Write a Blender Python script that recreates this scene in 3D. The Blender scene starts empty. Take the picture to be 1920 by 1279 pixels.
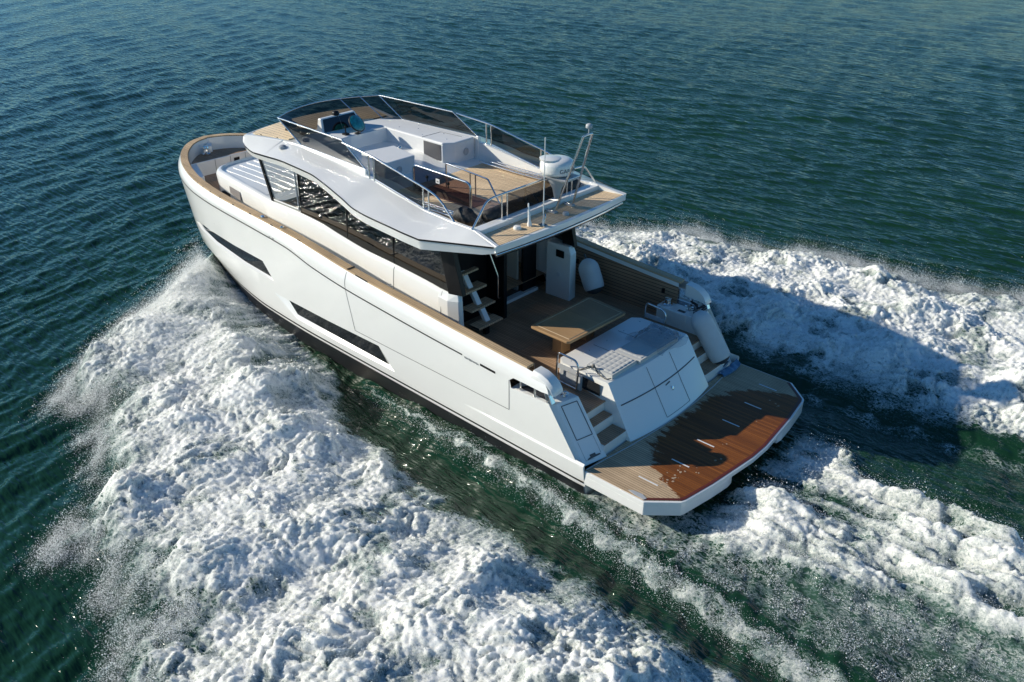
import bpy, bmesh, math, random
import numpy as np
from mathutils import Vector, Matrix
from mathutils.geometry import delaunay_2d_cdt

# ------------------------------------------------------------------ camera, sky, sun, exposure
scn = bpy.context.scene
COL = scn.collection
CAM = (-7.14435625, 12.11585974, 9.40213572)
YAW, PITCH, ROLL = (math.radians(a) for a in (-47.93682232, -28.37995035, 0.41262622))
d = Vector((math.cos(PITCH)*math.cos(YAW), math.cos(PITCH)*math.sin(YAW), math.sin(PITCH)))
r = d.cross(Vector((0, 0, 1))).normalized(); u = r.cross(d)
r2 = math.cos(ROLL)*r + math.sin(ROLL)*u; u2 = -math.sin(ROLL)*r + math.cos(ROLL)*u
cam_d = bpy.data.cameras.new('camera'); cam = bpy.data.objects.new('camera', cam_d); COL.objects.link(cam)
cam.matrix_world = Matrix(((r2.x, u2.x, -d.x, CAM[0]), (r2.y, u2.y, -d.y, CAM[1]), (r2.z, u2.z, -d.z, CAM[2]), (0, 0, 0, 1)))
cam_d.sensor_width = 36; cam_d.lens = 36*1694.36/1920; cam_d.clip_end = 9000; cam_d.clip_start = .1
scn.camera = cam

SUN_AZ, SUN_EL = math.radians(33.5), math.radians(24.5)          # azimuth from +x (bow) towards +y (port)
world = bpy.data.worlds.new("World"); scn.world = world; world.use_nodes = True
wn = world.node_tree.nodes; wl = world.node_tree.links
sky = wn.new('ShaderNodeTexSky'); sky.sky_type = 'NISHITA'; sky.sun_disc = False
sky.sun_elevation = SUN_EL; sky.sun_rotation = math.pi/2 - SUN_AZ
sky.altitude = 0; sky.air_density = 1.0; sky.dust_density = 0.0; sky.ozone_density = 5.0
hs = wn.new('ShaderNodeHueSaturation'); hs.inputs['Saturation'].default_value = 1.05; wl.new(sky.outputs[0], hs.inputs['Color']); tm = wn.new('ShaderNodeMix'); tm.data_type = 'RGBA'; tm.blend_type = 'MULTIPLY'; tm.inputs[0].default_value = 1; tm.inputs[7].default_value = (.70, 1.0, 1.11, 1); wl.new(hs.outputs[0], tm.inputs[6]); wl.new(tm.outputs[2], wn['Background'].inputs[0]); wn['Background'].inputs[1].default_value = 0.09
sun_d = bpy.data.lights.new('sun', 'SUN'); sun_d.energy = 5.0; sun_d.angle = math.radians(.5); sun_d.color = (1, .935, .80)
sun = bpy.data.objects.new('sun', sun_d); COL.objects.link(sun)
sv = Vector((math.cos(SUN_EL)*math.cos(SUN_AZ), math.cos(SUN_EL)*math.sin(SUN_AZ), math.sin(SUN_EL)))
sun.rotation_euler = sv.to_track_quat('Z', 'Y').to_euler(); sun.location = sv*60
scn.view_settings.view_transform = 'Standard'; scn.view_settings.look = 'None'
scn.view_settings.exposure = 0.13; scn.view_settings.gamma = 1
scn.cycles.max_bounces = 10; scn.cycles.transparent_max_bounces = 16
scn.cycles.sample_clamp_indirect = 150; scn.cycles.sample_clamp_direct = 8; scn.cycles.blur_glossy = 0.0

# ------------------------------------------------------------------ materials
MATS = {}
def principled(name, col, rough=.5, metal=0, coat=0, spec=.5, bump=None, vary=0, vscale=3):
    m = bpy.data.materials.new(name); m.use_nodes = True; MATS[name] = m
    n = m.node_tree.nodes; l = m.node_tree.links; b = n['Principled BSDF']
    b.inputs['Base Color'].default_value = (*col, 1); b.inputs['Roughness'].default_value = rough
    b.inputs['Metallic'].default_value = metal; b.inputs['Coat Weight'].default_value = coat
    b.inputs['Coat Roughness'].default_value = .06
    b.inputs['Specular IOR Level'].default_value = spec
    tc = n.new('ShaderNodeTexCoord')
    if vary:
        t = n.new('ShaderNodeTexNoise'); t.inputs['Scale'].default_value = vscale; t.inputs['Detail'].default_value = 6
        l.new(tc.outputs['Object'], t.inputs['Vector'])
        mx = n.new('ShaderNodeMix'); mx.data_type = 'RGBA'
        mx.inputs[6].default_value = (*[c*(1-vary) for c in col], 1); mx.inputs[7].default_value = (*[min(1, c*(1+vary)) for c in col], 1)
        l.new(t.outputs[0], mx.inputs[0]); l.new(mx.outputs[2], b.inputs['Base Color'])
        mr = n.new('ShaderNodeMapRange'); mr.inputs[3].default_value = rough*.8; mr.inputs[4].default_value = min(1, rough*1.25)
        l.new(t.outputs[0], mr.inputs[0]); l.new(mr.outputs[0], b.inputs['Roughness'])
    if bump:
        t2 = n.new('ShaderNodeTexNoise'); t2.inputs['Scale'].default_value = bump[0]; t2.inputs['Detail'].default_value = 4
        l.new(tc.outputs['Object'], t2.inputs['Vector'])
        bp = n.new('ShaderNodeBump'); bp.inputs['Strength'].default_value = bump[1]; bp.inputs['Distance'].default_value = bump[2]
        l.new(t2.outputs[0], bp.inputs['Height']); l.new(bp.outputs[0], b.inputs['Normal'])
    return m

gel = principled('gelcoat', (.83, .82, .78), .30, coat=.85, vary=.025, vscale=1.3)
gel2 = principled('nonslip_gelcoat', (.70, .71, .71), .55, vary=.03, vscale=4, bump=(140, .25, .004))
grey_gel = principled('grey_gelcoat', (.42, .43, .44), .45, vary=.04)
seam_m = principled('seam_shadow_gap', (.10, .10, .10), .7)
black = principled('black_trim', (.008, .008, .009), .4, spec=.3, vary=.2)
antifoul = principled('black_bottom_paint', (.014, .015, .018), .38, vary=.3)
steel = principled('polished_steel', (.72, .72, .71), .14, metal=1, vary=.05, vscale=30)
rubber = principled('black_rubber', (.02, .02, .022), .6, vary=.3)
canvas = principled('black_canvas', (.022, .021, .021), .62, vary=.35, vscale=9, bump=(22, .6, .02))
cushion_m = principled('grey_cushion_fabric', (.50, .50, .48), .8, vary=.05, vscale=20, bump=(220, .3, .002))
fender_m = principled('white_fender_cover', (.62, .63, .62), .7, vary=.12, vscale=6, bump=(60, .5, .006))
fender_end = principled('dark_fender_end', (.05, .055, .06), .5, vary=.2)
rope_m = principled('grey_rope', (.16, .15, .13), .85, vary=.3, vscale=40, bump=(130, .8, .004))
rope_d = principled('dark_rope', (.03, .03, .035), .85, vary=.3, vscale=40)
screen_m = principled('dark_screen', (.006, .009, .014), .08, coat=.4)
interior_m = principled('dark_interior', (.05, .042, .036), .6, vary=.2)
floor_in = principled('interior_floor', (.16, .105, .07), .5, vary=.2, vscale=8)
hatch_m = principled('tinted_hatch', (.06, .06, .065), .12, coat=.4)
wheel_m = principled('teal_wheel_cover', (.015, .24, .26), .25, coat=.6, vary=.8, vscale=14, bump=(18, .8, .02))
blue_tarp = principled('blue_tarp', (.10, .21, .34), .35, vary=.6, vscale=8)
ink = principled('black_lettering', (.012, .012, .014), .5)
ink2 = principled('grey_lettering', (.22, .22, .22), .5)

def teak(name, base, dark, rough=.62, pitch=.052, caulk=(.035, .03, .026), axis='Y', wet=False, line=.12):
    """planks running along x, caulking lines between them; optional wet stain"""
    m = bpy.data.materials.new(name); m.use_nodes = True
    n = m.node_tree.nodes; l = m.node_tree.links; b = n['Principled BSDF']
    tc = n.new('ShaderNodeTexCoord'); sp = n.new('ShaderNodeSeparateXYZ'); l.new(tc.outputs['Object'], sp.inputs[0])
    def math_(op, a, bb=None, c=None):
        q = n.new('ShaderNodeMath'); q.operation = op
        for k, vv in enumerate((a, bb, c)):
            if vv is None: continue
            if isinstance(vv, (int, float)): q.inputs[k].default_value = vv
            else: l.new(vv, q.inputs[k])
        return q.outputs[0]
    t = math_('DIVIDE', sp.outputs[axis], pitch)
    idx = math_('FLOOR', t); fr = math_('FRACT', t)
    ln = math_('LESS_THAN', fr, line)
    cmb = n.new('ShaderNodeCombineXYZ')
    l.new(math_('MULTIPLY', sp.outputs['X'], 1.6), cmb.inputs[0]); l.new(math_('MULTIPLY', sp.outputs['Y' if axis == 'Y' else 'Z'], 34), cmb.inputs[1]); l.new(idx, cmb.inputs[2])
    g = n.new('ShaderNodeTexNoise'); g.inputs['Scale'].default_value = 1.0; g.inputs['Detail'].default_value = 7; g.inputs['Roughness'].default_value = .65
    l.new(cmb.outputs[0], g.inputs['Vector'])
    wn_ = n.new('ShaderNodeTexWhiteNoise'); wn_.noise_dimensions = '1D'; l.new(idx, wn_.inputs['W'])
    f = math_('ADD', math_('MULTIPLY', g.outputs[0], .75), math_('MULTIPLY', wn_.outputs[0], .42))
    mx = n.new('ShaderNodeMix'); mx.data_type = 'RGBA'
    mx.inputs[6].default_value = (*dark, 1); mx.inputs[7].default_value = (*base, 1); l.new(f, mx.inputs[0])
    # weather patches
    pn = n.new('ShaderNodeTexNoise'); pn.inputs['Scale'].default_value = 1.4; pn.inputs['Detail'].default_value = 5; l.new(tc.outputs['Object'], pn.inputs['Vector'])
    pm = n.new('ShaderNodeMix'); pm.data_type = 'RGBA'; pm.blend_type = 'MULTIPLY'; pm.inputs[0].default_value = 1
    mr = n.new('ShaderNodeMapRange'); mr.inputs[1].default_value = .3; mr.inputs[2].default_value = .7; mr.inputs[3].default_value = .8; mr.inputs[4].default_value = 1.12
    l.new(pn.outputs[0], mr.inputs[0]); l.new(mx.outputs[2], pm.inputs[6]); l.new(mr.outputs[0], pm.inputs[7])
    cur = pm.outputs[2]
    if wet:
        # puddle: a stain with a ragged edge lying on the aft half of the bathing platform
        cw = n.new('ShaderNodeCombineXYZ'); l.new(math_('MULTIPLY', sp.outputs['X'], 1.3), cw.inputs[0]); l.new(math_('MULTIPLY', sp.outputs['Y'], 4.2), cw.inputs[1])
        wnz = n.new('ShaderNodeTexNoise'); wnz.inputs['Scale'].default_value = 1.5; wnz.inputs['Detail'].default_value = 8; wnz.inputs['Roughness'].default_value = .72; l.new(cw.outputs[0], wnz.inputs['Vector'])
        # edge line: x < edge(y);  edge(y) = -.45 - .12*|y+0.2|^2
        ya = math_('ADD', sp.outputs['Y'], .05); y2 = math_('MULTIPLY', ya, ya)
        y4 = math_('MULTIPLY', math_('MULTIPLY', y2, y2), -.060)
        e = math_('ADD', y4, math_('MULTIPLY', y2, -.04))
        lim = math_('ADD', math_('ADD', e, -.30), math_('MULTIPLY', math_('SUBTRACT', wnz.outputs[0], .5), 1.25))
        wm = n.new('ShaderNodeMapRange'); wm.inputs[1].default_value = -.03; wm.inputs[2].default_value = .03
        l.new(math_('SUBTRACT', lim, sp.outputs['X']), wm.inputs[0])
        wt = n.new('ShaderNodeMix'); wt.data_type = 'RGBA'; l.new(wm.outputs[0], wt.inputs[0]); l.new(cur, wt.inputs[6])
        wc = n.new('ShaderNodeMix'); wc.data_type = 'RGBA'; wc.inputs[6].default_value = (.06, .016, .004, 1); wc.inputs[7].default_value = (.31, .105, .022, 1)
        l.new(f, wc.inputs[0]); l.new(wc.outputs[2], wt.inputs[7]); cur = wt.outputs[2]
        rr = n.new('ShaderNodeMapRange'); rr.inputs[3].default_value = rough; rr.inputs[4].default_value = .36
        l.new(wm.outputs[0], rr.inputs[0]); l.new(rr.outputs[0], b.inputs['Roughness'])
    else:
        b.inputs['Roughness'].default_value = rough
    fin = n.new('ShaderNodeMix'); fin.data_type = 'RGBA'; l.new(ln, fin.inputs[0]); l.new(cur, fin.inputs[6]); fin.inputs[7].default_value = (*caulk, 1)
    l.new(fin.outputs[2], b.inputs['Base Color'])
    b.inputs['Specular IOR Level'].default_value = .18
    bp = n.new('ShaderNodeBump'); bp.inputs['Strength'].default_value = .35; bp.inputs['Distance'].default_value = .003
    l.new(math_('SUBTRACT', g.outputs[0], ln), bp.inputs['Height']); l.new(bp.outputs[0], b.inputs['Normal'])
    return m

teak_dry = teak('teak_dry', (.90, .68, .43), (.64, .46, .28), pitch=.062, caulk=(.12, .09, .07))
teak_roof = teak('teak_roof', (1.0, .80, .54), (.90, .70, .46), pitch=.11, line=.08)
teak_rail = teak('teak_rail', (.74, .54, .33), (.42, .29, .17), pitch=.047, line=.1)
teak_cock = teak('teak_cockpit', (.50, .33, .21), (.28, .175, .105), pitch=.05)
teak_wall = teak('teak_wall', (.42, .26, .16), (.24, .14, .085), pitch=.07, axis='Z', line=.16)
teak_plat = teak('teak_platform', (.64, .47, .30), (.38, .265, .16), pitch=.05, wet=True)
table_w = teak('varnished_table', (.50, .31, .15), (.24, .15, .085), rough=.5, pitch=5.0, line=0)

def glass(name, tint, refl_rough=.02, ior=1.5, dark=.0, basecol=(.01, .011, .012)):
    """tinted see-through pane: Fresnel mirror over a tinted transparent / dark body"""
    m = bpy.data.materials.new(name); m.use_nodes = True
    n = m.node_tree.nodes; l = m.node_tree.links; n.remove(n['Principled BSDF'])
    o = n['Material Output']
    tr = n.new('ShaderNodeBsdfTransparent'); tr.inputs[0].default_value = (*tint, 1)
    df = n.new('ShaderNodeBsdfDiffuse'); df.inputs[0].default_value = (*basecol, 1)
    m1 = n.new('ShaderNodeMixShader'); m1.inputs[0].default_value = dark; l.new(tr.outputs[0], m1.inputs[1]); l.new(df.outputs[0], m1.inputs[2])
    gl = n.new('ShaderNodeBsdfGlossy'); gl.inputs['Roughness'].default_value = refl_rough; gl.inputs[0].default_value = (.95, .95, .95, 1)
    lw = n.new('ShaderNodeLayerWeight'); f0 = ((ior-1)/(ior+1))**2
    pw = n.new('ShaderNodeMath'); pw.operation = 'POWER'; pw.inputs[1].default_value = 5; l.new(lw.outputs['Facing'], pw.inputs[0])
    mg = n.new('ShaderNodeMath'); mg.operation = 'MULTIPLY_ADD'; mg.inputs[1].default_value = 1-f0; mg.inputs[2].default_value = f0; l.new(pw.outputs[0], mg.inputs[0])
    m2 = n.new('ShaderNodeMixShader'); l.new(mg.outputs[0], m2.inputs[0]); l.new(m1.outputs[0], m2.inputs[1]); l.new(gl.outputs[0], m2.inputs[2])
    l.new(m2.outputs[0], o.inputs[0])
    return m
gl_side = glass('tinted_side_glass', (.05, .048, .042), ior=2.0, dark=.5, refl_rough=.01)
gl_front = glass('clear_side_glass', (.80, .81, .80), ior=1.6, refl_rough=.01)
gl_wind = glass('smoked_windscreen', (.22, .22, .22), ior=1.5, dark=.12, refl_rough=.012)
gl_hull = glass('black_hull_glass', (.0, .0, .0), ior=1.7, dark=1.0, basecol=(.02, .022, .024))
gl_gate = glass('purple_tinted_glass', (.36, .27, .27), ior=1.5, dark=.05)
film = glass('clear_plastic_film', (.80, .82, .84), ior=1.25, dark=.12, basecol=(.6, .62, .65), refl_rough=.15)

# ------------------------------------------------------------------ object helpers
def thing(name, label, cat, loc=(0, 0, 0), group=None):
    o = bpy.data.objects.new(name, None); COL.objects.link(o); o.location = loc; o.empty_display_size = .3
    o['label'] = label; o['category'] = cat
    if group: o['group'] = group
    return o
def tag(o, label, cat, group=None):
    o['label'] = label; o['category'] = cat
    if group: o['group'] = group
    return o

class MB:
    def __init__(s): s.v = []; s.f = []
    def add(s, vs, fs):
        k = len(s.v); s.v += [tuple(map(float, p)) for p in vs]; s.f += [tuple(i+k for i in f) for f in fs]; return s
    def box(s, x0, x1, y0, y1, z0, z1):
        return s.add([(x, y, z) for z in (z0, z1) for y in (y0, y1) for x in (x0, x1)],
                     [(0, 2, 3, 1), (4, 5, 7, 6), (0, 1, 5, 4), (2, 6, 7, 3), (0, 4, 6, 2), (1, 3, 7, 5)])
    def hexa(s, bot, top):
        n = len(bot)
        return s.add(list(bot)+list(top), [tuple(range(n-1, -1, -1)), tuple(range(n, 2*n))]+[(i, (i+1) % n, n+(i+1) % n, n+i) for i in range(n)])
    def prism(s, poly, z0, z1):
        return s.hexa([(x, y, z0) for x, y in poly], [(x, y, z1) for x, y in poly])
    def extr(s, poly, vec):
        v = Vector(vec); return s.hexa(poly, [tuple(Vector(p)+v) for p in poly])
    def poly(s, pts): return s.add(pts, [tuple(range(len(pts)))])
    def loft(s, rings, closed=True, caps=True):
        n = len(rings[0]); k = len(rings)
        fs = []
        for a in range(k-1):
            for i in range(n if closed else n-1):
                j = (i+1) % n; fs.append((a*n+i, a*n+j, (a+1)*n+j, (a+1)*n+i))
        if caps and closed: fs += [tuple(range(n-1, -1, -1)), tuple(range((k-1)*n, k*n))]
        return s.add([p for rg in rings for p in rg], fs)
    def tube(s, path, r=.016, n=8):
        P_ = [Vector(p) for p in path]; rings = []; up = None
        for i, p in enumerate(P_):
            t = ((P_[min(i+1, len(P_)-1)]-p).normalized() + (p-P_[max(i-1, 0)]).normalized()).normalized()
            if up is None:
                up = Vector((0, 0, 1)) if abs(t.z) < .9 else Vector((1, 0, 0))
            a = t.cross(up).normalized(); up = a.cross(t).normalized()
            rr = r[i] if isinstance(r, (list, tuple)) else r
            rings.append([tuple(p+rr*(math.cos(2*math.pi*k/n)*a+math.sin(2*math.pi*k/n)*up)) for k in range(n)])
        return s.loft(rings)
    def lathe(s, prof, c=(0, 0, 0), axis=(0, 0, 1), n=24):
        q = Vector((0, 0, 1)).rotation_difference(Vector(axis)); c = Vector(c)
        return s.loft([[tuple(c+q @ Vector((rr*math.cos(2*math.pi*k/n), rr*math.sin(2*math.pi*k/n), zz))) for k in range(n)] for rr, zz in prof])
    def mirror(s):
        k = len(s.v); s.v += [(x, -y, z) for x, y, z in s.v]; s.f += [tuple(i+k for i in reversed(f)) for f in s.f]; return s
    def build2(s, name, mat, parent=None, **kw):
        k = MB(); k.v = [(x, -y, z) for x, y, z in s.v]; k.f = [tuple(reversed(f)) for f in s.f]
        return s.build(name, mat, parent, **kw), k.build(name, mat, parent, **kw)
    def build(s, name, mat, parent=None, smooth=None, bevel=0, mats=None):
        me = bpy.data.meshes.new(name); me.from_pydata(s.v, [], s.f); me.materials.append(mat)
        bm = bmesh.new(); bm.from_mesh(me); bmesh.ops.recalc_face_normals(bm, faces=bm.faces); bm.to_mesh(me); bm.free()
        me.update()
        o = bpy.data.objects.new(name, me); COL.objects.link(o)
        if smooth:
            me.polygons.foreach_set('use_smooth', [True]*len(me.polygons)); me.set_sharp_from_angle(angle=math.radians(smooth))
        if bevel:
            md = o.modifiers.new('bevel', 'BEVEL'); md.width = bevel; md.segments = 2; md.limit_method = 'ANGLE'; md.angle_limit = math.radians(35)
        if parent:
            o.parent = parent; o.matrix_parent_inverse = Matrix.Translation(-parent_loc(parent))
        return o
def parent_loc(p):
    v = Vector(p.location) if p.type == 'EMPTY' else Vector((0, 0, 0))
    if p.parent and p.type == 'EMPTY': v += parent_loc(p.parent)
    return v
def fillet(pts, r=.08, n=5):
    P_ = [Vector(p) for p in pts]; out = [P_[0]]
    for i in range(1, len(P_)-1):
        a, b, c = P_[i-1], P_[i], P_[i+1]
        rr = min(r, (a-b).length*.45, (c-b).length*.45)
        p, q = b+(a-b).normalized()*rr, b+(c-b).normalized()*rr
        for k in range(n+1):
            t = k/n; out.append(p*(1-t)**2+b*2*t*(1-t)+q*t*t)
    return out+[P_[-1]]
def mir(pts): return [(x, -y, z) for x, y, z in pts]
def lerp(a, b, t): return a+(b-a)*t
def text_mesh(name, body, size, mat, xf, parent, bend=None, extrude=.0):
    cu = bpy.data.curves.new(name, 'FONT'); cu.body = body; cu.size = size; cu.extrude = extrude; cu.align_x = 'CENTER'
    t = bpy.data.objects.new('tmp', cu); COL.objects.link(t)
    me = bpy.data.meshes.new_from_object(t.evaluated_get(bpy.context.evaluated_depsgraph_get()))
    bpy.data.objects.remove(t); bpy.data.curves.remove(cu)
    me.transform(Matrix.Identity(4))
    for v in me.vertices: v.co = xf(v.co)
    me.name = name; me.materials.clear(); me.materials.append(mat)
    o = bpy.data.objects.new(name, me); COL.objects.link(o); o.parent = parent; o.matrix_parent_inverse = Matrix.Translation(-parent_loc(parent))
    return o

# ------------------------------------------------------------------ hull surface  P(u, v)
def pchip(xs, ys):
    xs = np.array(xs, float); ys = np.array(ys, float); h = np.diff(xs); dd = np.diff(ys)/h
    m = np.zeros(len(xs)); m[0] = dd[0]; m[-1] = dd[-1]
    for i in range(1, len(xs)-1):
        if dd[i-1]*dd[i] > 0:
            w1 = 2*h[i]+h[i-1]; w2 = h[i]+2*h[i-1]; m[i] = (w1+w2)/(w1/dd[i-1]+w2/dd[i])
    def f(x):
        x = np.clip(np.asarray(x, float), xs[0], xs[-1]); i = np.clip(np.searchsorted(xs, x)-1, 0, len(h)-1)
        t = (x-xs[i])/h[i]
        return (1+2*t)*(1-t)**2*ys[i]+t*(1-t)**2*h[i]*m[i]+t*t*(3-2*t)*ys[i+1]+t*t*(t-1)*h[i]*m[i+1]
    return f
X0 = -0.03
LEV = [
 ([-0.1, 4, 6, 7, 8, 9, 10, 11, 12, 13, 13.8, 14.35, 14.75, 14.9], [2.38, 2.37, 2.35, 2.33, 2.29, 2.24, 2.18, 2.10, 1.97, 1.70, 1.33, .93, .45, 0]),
 ([-0.1, 4, 6, 7, 8, 9, 10, 11, 12, 13, 13.8, 14.4, 14.85, 15.0], [2.47, 2.47, 2.45, 2.43, 2.39, 2.34, 2.28, 2.20, 2.07, 1.80, 1.43, 1.0, .48, 0]),
 ([-0.1, 6, 9, 10, 11, 12, 13, 13.8, 14.4, 14.85], [2.47, 2.47, 2.38, 2.32, 2.21, 1.99, 1.60, 1.12, .58, 0]),
 ([-0.1, 7, 9, 10, 11, 12, 13, 13.8, 14.65], [2.45, 2.46, 2.38, 2.25, 2.04, 1.74, 1.28, .80, 0]),
 ([-0.1, 7, 9, 11, 12, 13, 14.3], [2.3, 2.28, 2.15, 1.65, 1.28, .80, 0])]
CAPZ = pchip([-0.1, 1.2, 2.9, 4, 5.2, 6.2, 7.1, 8, 9, 10, 11, 12, 13, 14, 15], [1.87, 1.92, 2.02, 2.10, 2.18, 2.27, 2.37, 2.44, 2.48, 2.50, 2.52, 2.56, 2.61, 2.66, 2.69])
STRZ = pchip([-0.1, 1.9, 2.7, 3.4, 4.65, 5.9, 7.0, 8, 9, 10, 11, 12, 13, 15], [1.55, 1.63, 1.68, 1.72, 1.81, 1.90, 2.03, 2.20, 2.25, 2.28, 2.30, 2.33, 2.36, 2.42])
ZL = [CAPZ, STRZ, lambda x: 1.0+0*x, lambda x: .24+.025*np.clip(x, 0, 9)+.05*np.clip(x-9, 0, 6), lambda x: -.5+0*x]
YF = [pchip(a, b) for a, b in LEV]
def P(u, v):
    u = np.asarray(u, float); v = np.asarray(v, float)
    n = np.where(u < .8, u/.8*.9, .9+.1*(1-(1-(u-.8)/.2)**2))
    pts = np.stack([np.stack([X0+n*(a[-1]-X0), YF[k](X0+n*(a[-1]-X0)), ZL[k](X0+n*(a[-1]-X0))], -1) for k, (a, b) in enumerate(LEV)], 0)
    i = np.clip(np.floor(v).astype(int), 0, 3); t = (v-i)[..., None]
    A = np.take_along_axis(pts, i[None, ..., None], 0)[0]; B = np.take_along_axis(pts, (i+1)[None, ..., None], 0)[0]
    # rounded shoulder between the cap rail and the stripe
    q = A*(1-t)+B*t
    bul = np.where(i == 0, .035*np.sin(np.pi*t[..., 0]), 0)
    q[..., 1] += bul*np.clip(q[..., 1]/.5, 0, 1)
    return q
def PN(u, v):
    e = 1e-3
    du = P(np.clip(u+e, 0, 1), v)-P(np.clip(u-e, 0, 1), v); dv = P(u, np.clip(v+e, 0, 4))-P(u, np.clip(v-e, 0, 4))
    n = np.cross(du, dv); n /= np.linalg.norm(n, axis=-1, keepdims=True)+1e-12
    n *= np.sign(n[..., 1:2]+1e-9)
    return n
_gu, _gv = np.meshgrid(np.linspace(0, 1, 900), np.linspace(0, 4, 300), indexing='ij'); _gp = P(_gu, _gv)
def uv_of(x, z):
    dd = (_gp[..., 0]-x)**2+(_gp[..., 2]-z)**2; k = np.unravel_index(np.argmin(dd), dd.shape)
    return float(_gu[k]), float(_gv[k])
def yhull(x, z):
    uu, vv = uv_of(x, z); return float(P(np.array([uu]), np.array([vv]))[0, 1])
def inpoly(x, y, poly):
    c = np.zeros(np.shape(x), bool); n = len(poly)
    for i in range(n):
        (x1, y1), (x2, y2) = poly[i], poly[(i+1) % n]
        if y1 == y2: continue
        c ^= ((y1 > y) != (y2 > y)) & (x < (x2-x1)*(y-y1)/(y2-y1)+x1)
    return c
SU, SV = 15., .6
def ribbon(uvs, w, off=.003, sub=24):
    """thin strip lying on the hull along a uv path (both sides)"""
    pts = []
    for (a, b) in zip(uvs[:-1], uvs[1:]):
        for k in range(sub): pts.append((lerp(a[0], b[0], k/sub), lerp(a[1], b[1], k/sub)))
    pts.append(uvs[-1]); uu = np.array([p[0] for p in pts]); vv = np.array([p[1] for p in pts])
    q = P(uu, vv); n = PN(uu, vv); t = np.gradient(q, axis=0); t /= np.linalg.norm(t, axis=1, keepdims=True)+1e-9
    s_ = np.cross(t, n); A = q+n*off+s_*w/2; B = q+n*off-s_*w/2
    m = MB(); m.loft([[tuple(a), tuple(b)] for a, b in zip(A, B)], closed=False)
    return m

# ================================================================== YACHT
yacht = thing('yacht', 'large white motor yacht with teak decks and an open flybridge, running fast through green water', 'yacht')

def hull_side():
    outline = [(0, 4), (0, 2.62), (.0081, 2.52), (.0463, 1.103), (.0951, 1.213), (.0969, .972), (.0919, .752), (.0744, .722), (.056, .72), (.047, .66),
               (.049, .45), (.056, .18), (.068, .03), (.08, 0)] + [(x, 0) for x in np.linspace(.1, 1, 90)] + [(1, v) for v in (1, 2, 3)] + [(x, 4) for x in np.linspace(1, .02, 70)]
    wins = []
    fw = [(12.42, 1.44), (12.1, 1.55), (11.4, 1.575), (10.2, 1.58), (8.96, 1.575), (8.72, 1.28), (9.8, 1.30), (11.2, 1.36), (12.0, 1.40)]
    mw = [(8.13, .965), (6.6, .975), (5.05, .985), (4.85, .64), (6.3, .67), (7.8, .70)]
    for w in (fw, mw): wins.append([uv_of(*p) for p in w])
    holes = []
    bev = {0: ((.0, .0), .03), 1: ((.0, .0), .05)}
    for k, w in enumerate(wins):
        c = np.mean(np.array(w), 0); xz = (fw, mw)[k]
        if k == 1: o_ = [(8.58, .965), (6.6, .99), (5.03, 1.0), (4.60, .585), (6.3, .60), (7.78, .635)]
        else: o_ = [(12.5, 1.44), (12.12, 1.565), (11.4, 1.59), (10.2, 1.595), (8.95, 1.59), (8.55, 1.235), (9.8, 1.26), (11.2, 1.325), (12.05, 1.38)]
        holes.append([uv_of(*p) for p in o_])
    pts = []; edges = []
    def loop(lp, sub=1):
        k0 = len(pts); pts.extend([(a*SU, b*SV) for a, b in lp]); n = len(lp)
        edges.extend([(k0+i, k0+(i+1) % n) for i in range(n)])
    loop(outline); [loop(h) for h in holes]
    for a in np.linspace(.01, .995, 120):
        for b in (.15, .35, .55, .75, .9, 1.0, 1.2, 1.5, 1.8, 2.1, 2.4, 2.7, 3.0, 3.3, 3.7): pts.append((a*SU, b*SV))
    vo, eo, fo, *_ = delaunay_2d_cdt([Vector(p) for p in pts], edges, [], 0, 1e-5)
    V = np.array([(p.x/SU, p.y/SV) for p in vo])
    fo = [f for f in fo]
    cen = np.array([V[list(f)].mean(0) for f in fo])
    keep = inpoly(cen[:, 0], cen[:, 1], outline)
    for h in holes: keep &= ~inpoly(cen[:, 0], cen[:, 1], h)
    q = P(np.clip(V[:, 0], 0, 1), np.clip(V[:, 1], 0, 4))
    m = MB(); m.add(q, [f for f, k in zip(fo, keep) if k])
    return m, holes, wins
hm, holes, wins = hull_side()
# window recess walls
panes = []
for h, w in zip(holes, wins):
    H = P(np.array([a for a, b in h]), np.array([b for a, b in h])); Wp = P(np.array([a for a, b in w]), np.array([b for a, b in w]))
    Wn = PN(np.array([a for a, b in w]), np.array([b for a, b in w])); Wi = Wp-Wn*.055
    n = len(h); hm.add(list(H)+list(Wi), [(i, (i+1) % n, n+(i+1) % n, n+i) for i in range(n)])
    panes.append(Wi+Wn*.004)
hm.mirror()
# underwater transom and stern closing panel
hm.add([(-.03, 2.46, .55), (-.03, -2.46, .55), (-.03, -2.3, -.5), (-.03, 2.3, -.5)], [(0, 1, 2, 3)])
hull = hm.build('hull', gel, yacht, smooth=28)
for W_ in panes:
    for s in (1, -1):
        m = MB(); n = len(W_); m.add([(p[0], s*p[1], p[2]) for p in W_], [tuple(range(n))]); m.build('hull_window', gl_hull, hull)
# dark bottom and boot stripes
m = MB(); rows = []
for vv in np.linspace(3.0, 4, 6):
    uu = np.linspace(0, 1, 120); q = P(uu, np.full(120, vv))+PN(uu, np.full(120, vv))*.004; rows.append([tuple(p) for p in q])
m.loft(rows, closed=False); m.build2('bottom_paint', antifoul, hull, smooth=60)
ribbon([(0.0, 2.9), (.93, 2.9)], .035, sub=120).build2('boot_stripe', black, hull)
ribbon([(0.1632, 1.0), (.995, 1.0)], .028, sub=140).build2('sheer_stripe', black, hull)
ribbon([(0.1163, 1.0), (.1376, 1.0)], .045).build2('sheer_stripe', black, hull)
sm = ribbon([(.3583, .05), (.354, 1.033), (.344, 1.905), (.0982, 1.945), (.0976, .99)], .012, sub=40)
sm.build2('bulwark_seam', seam_m, hull)
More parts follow.
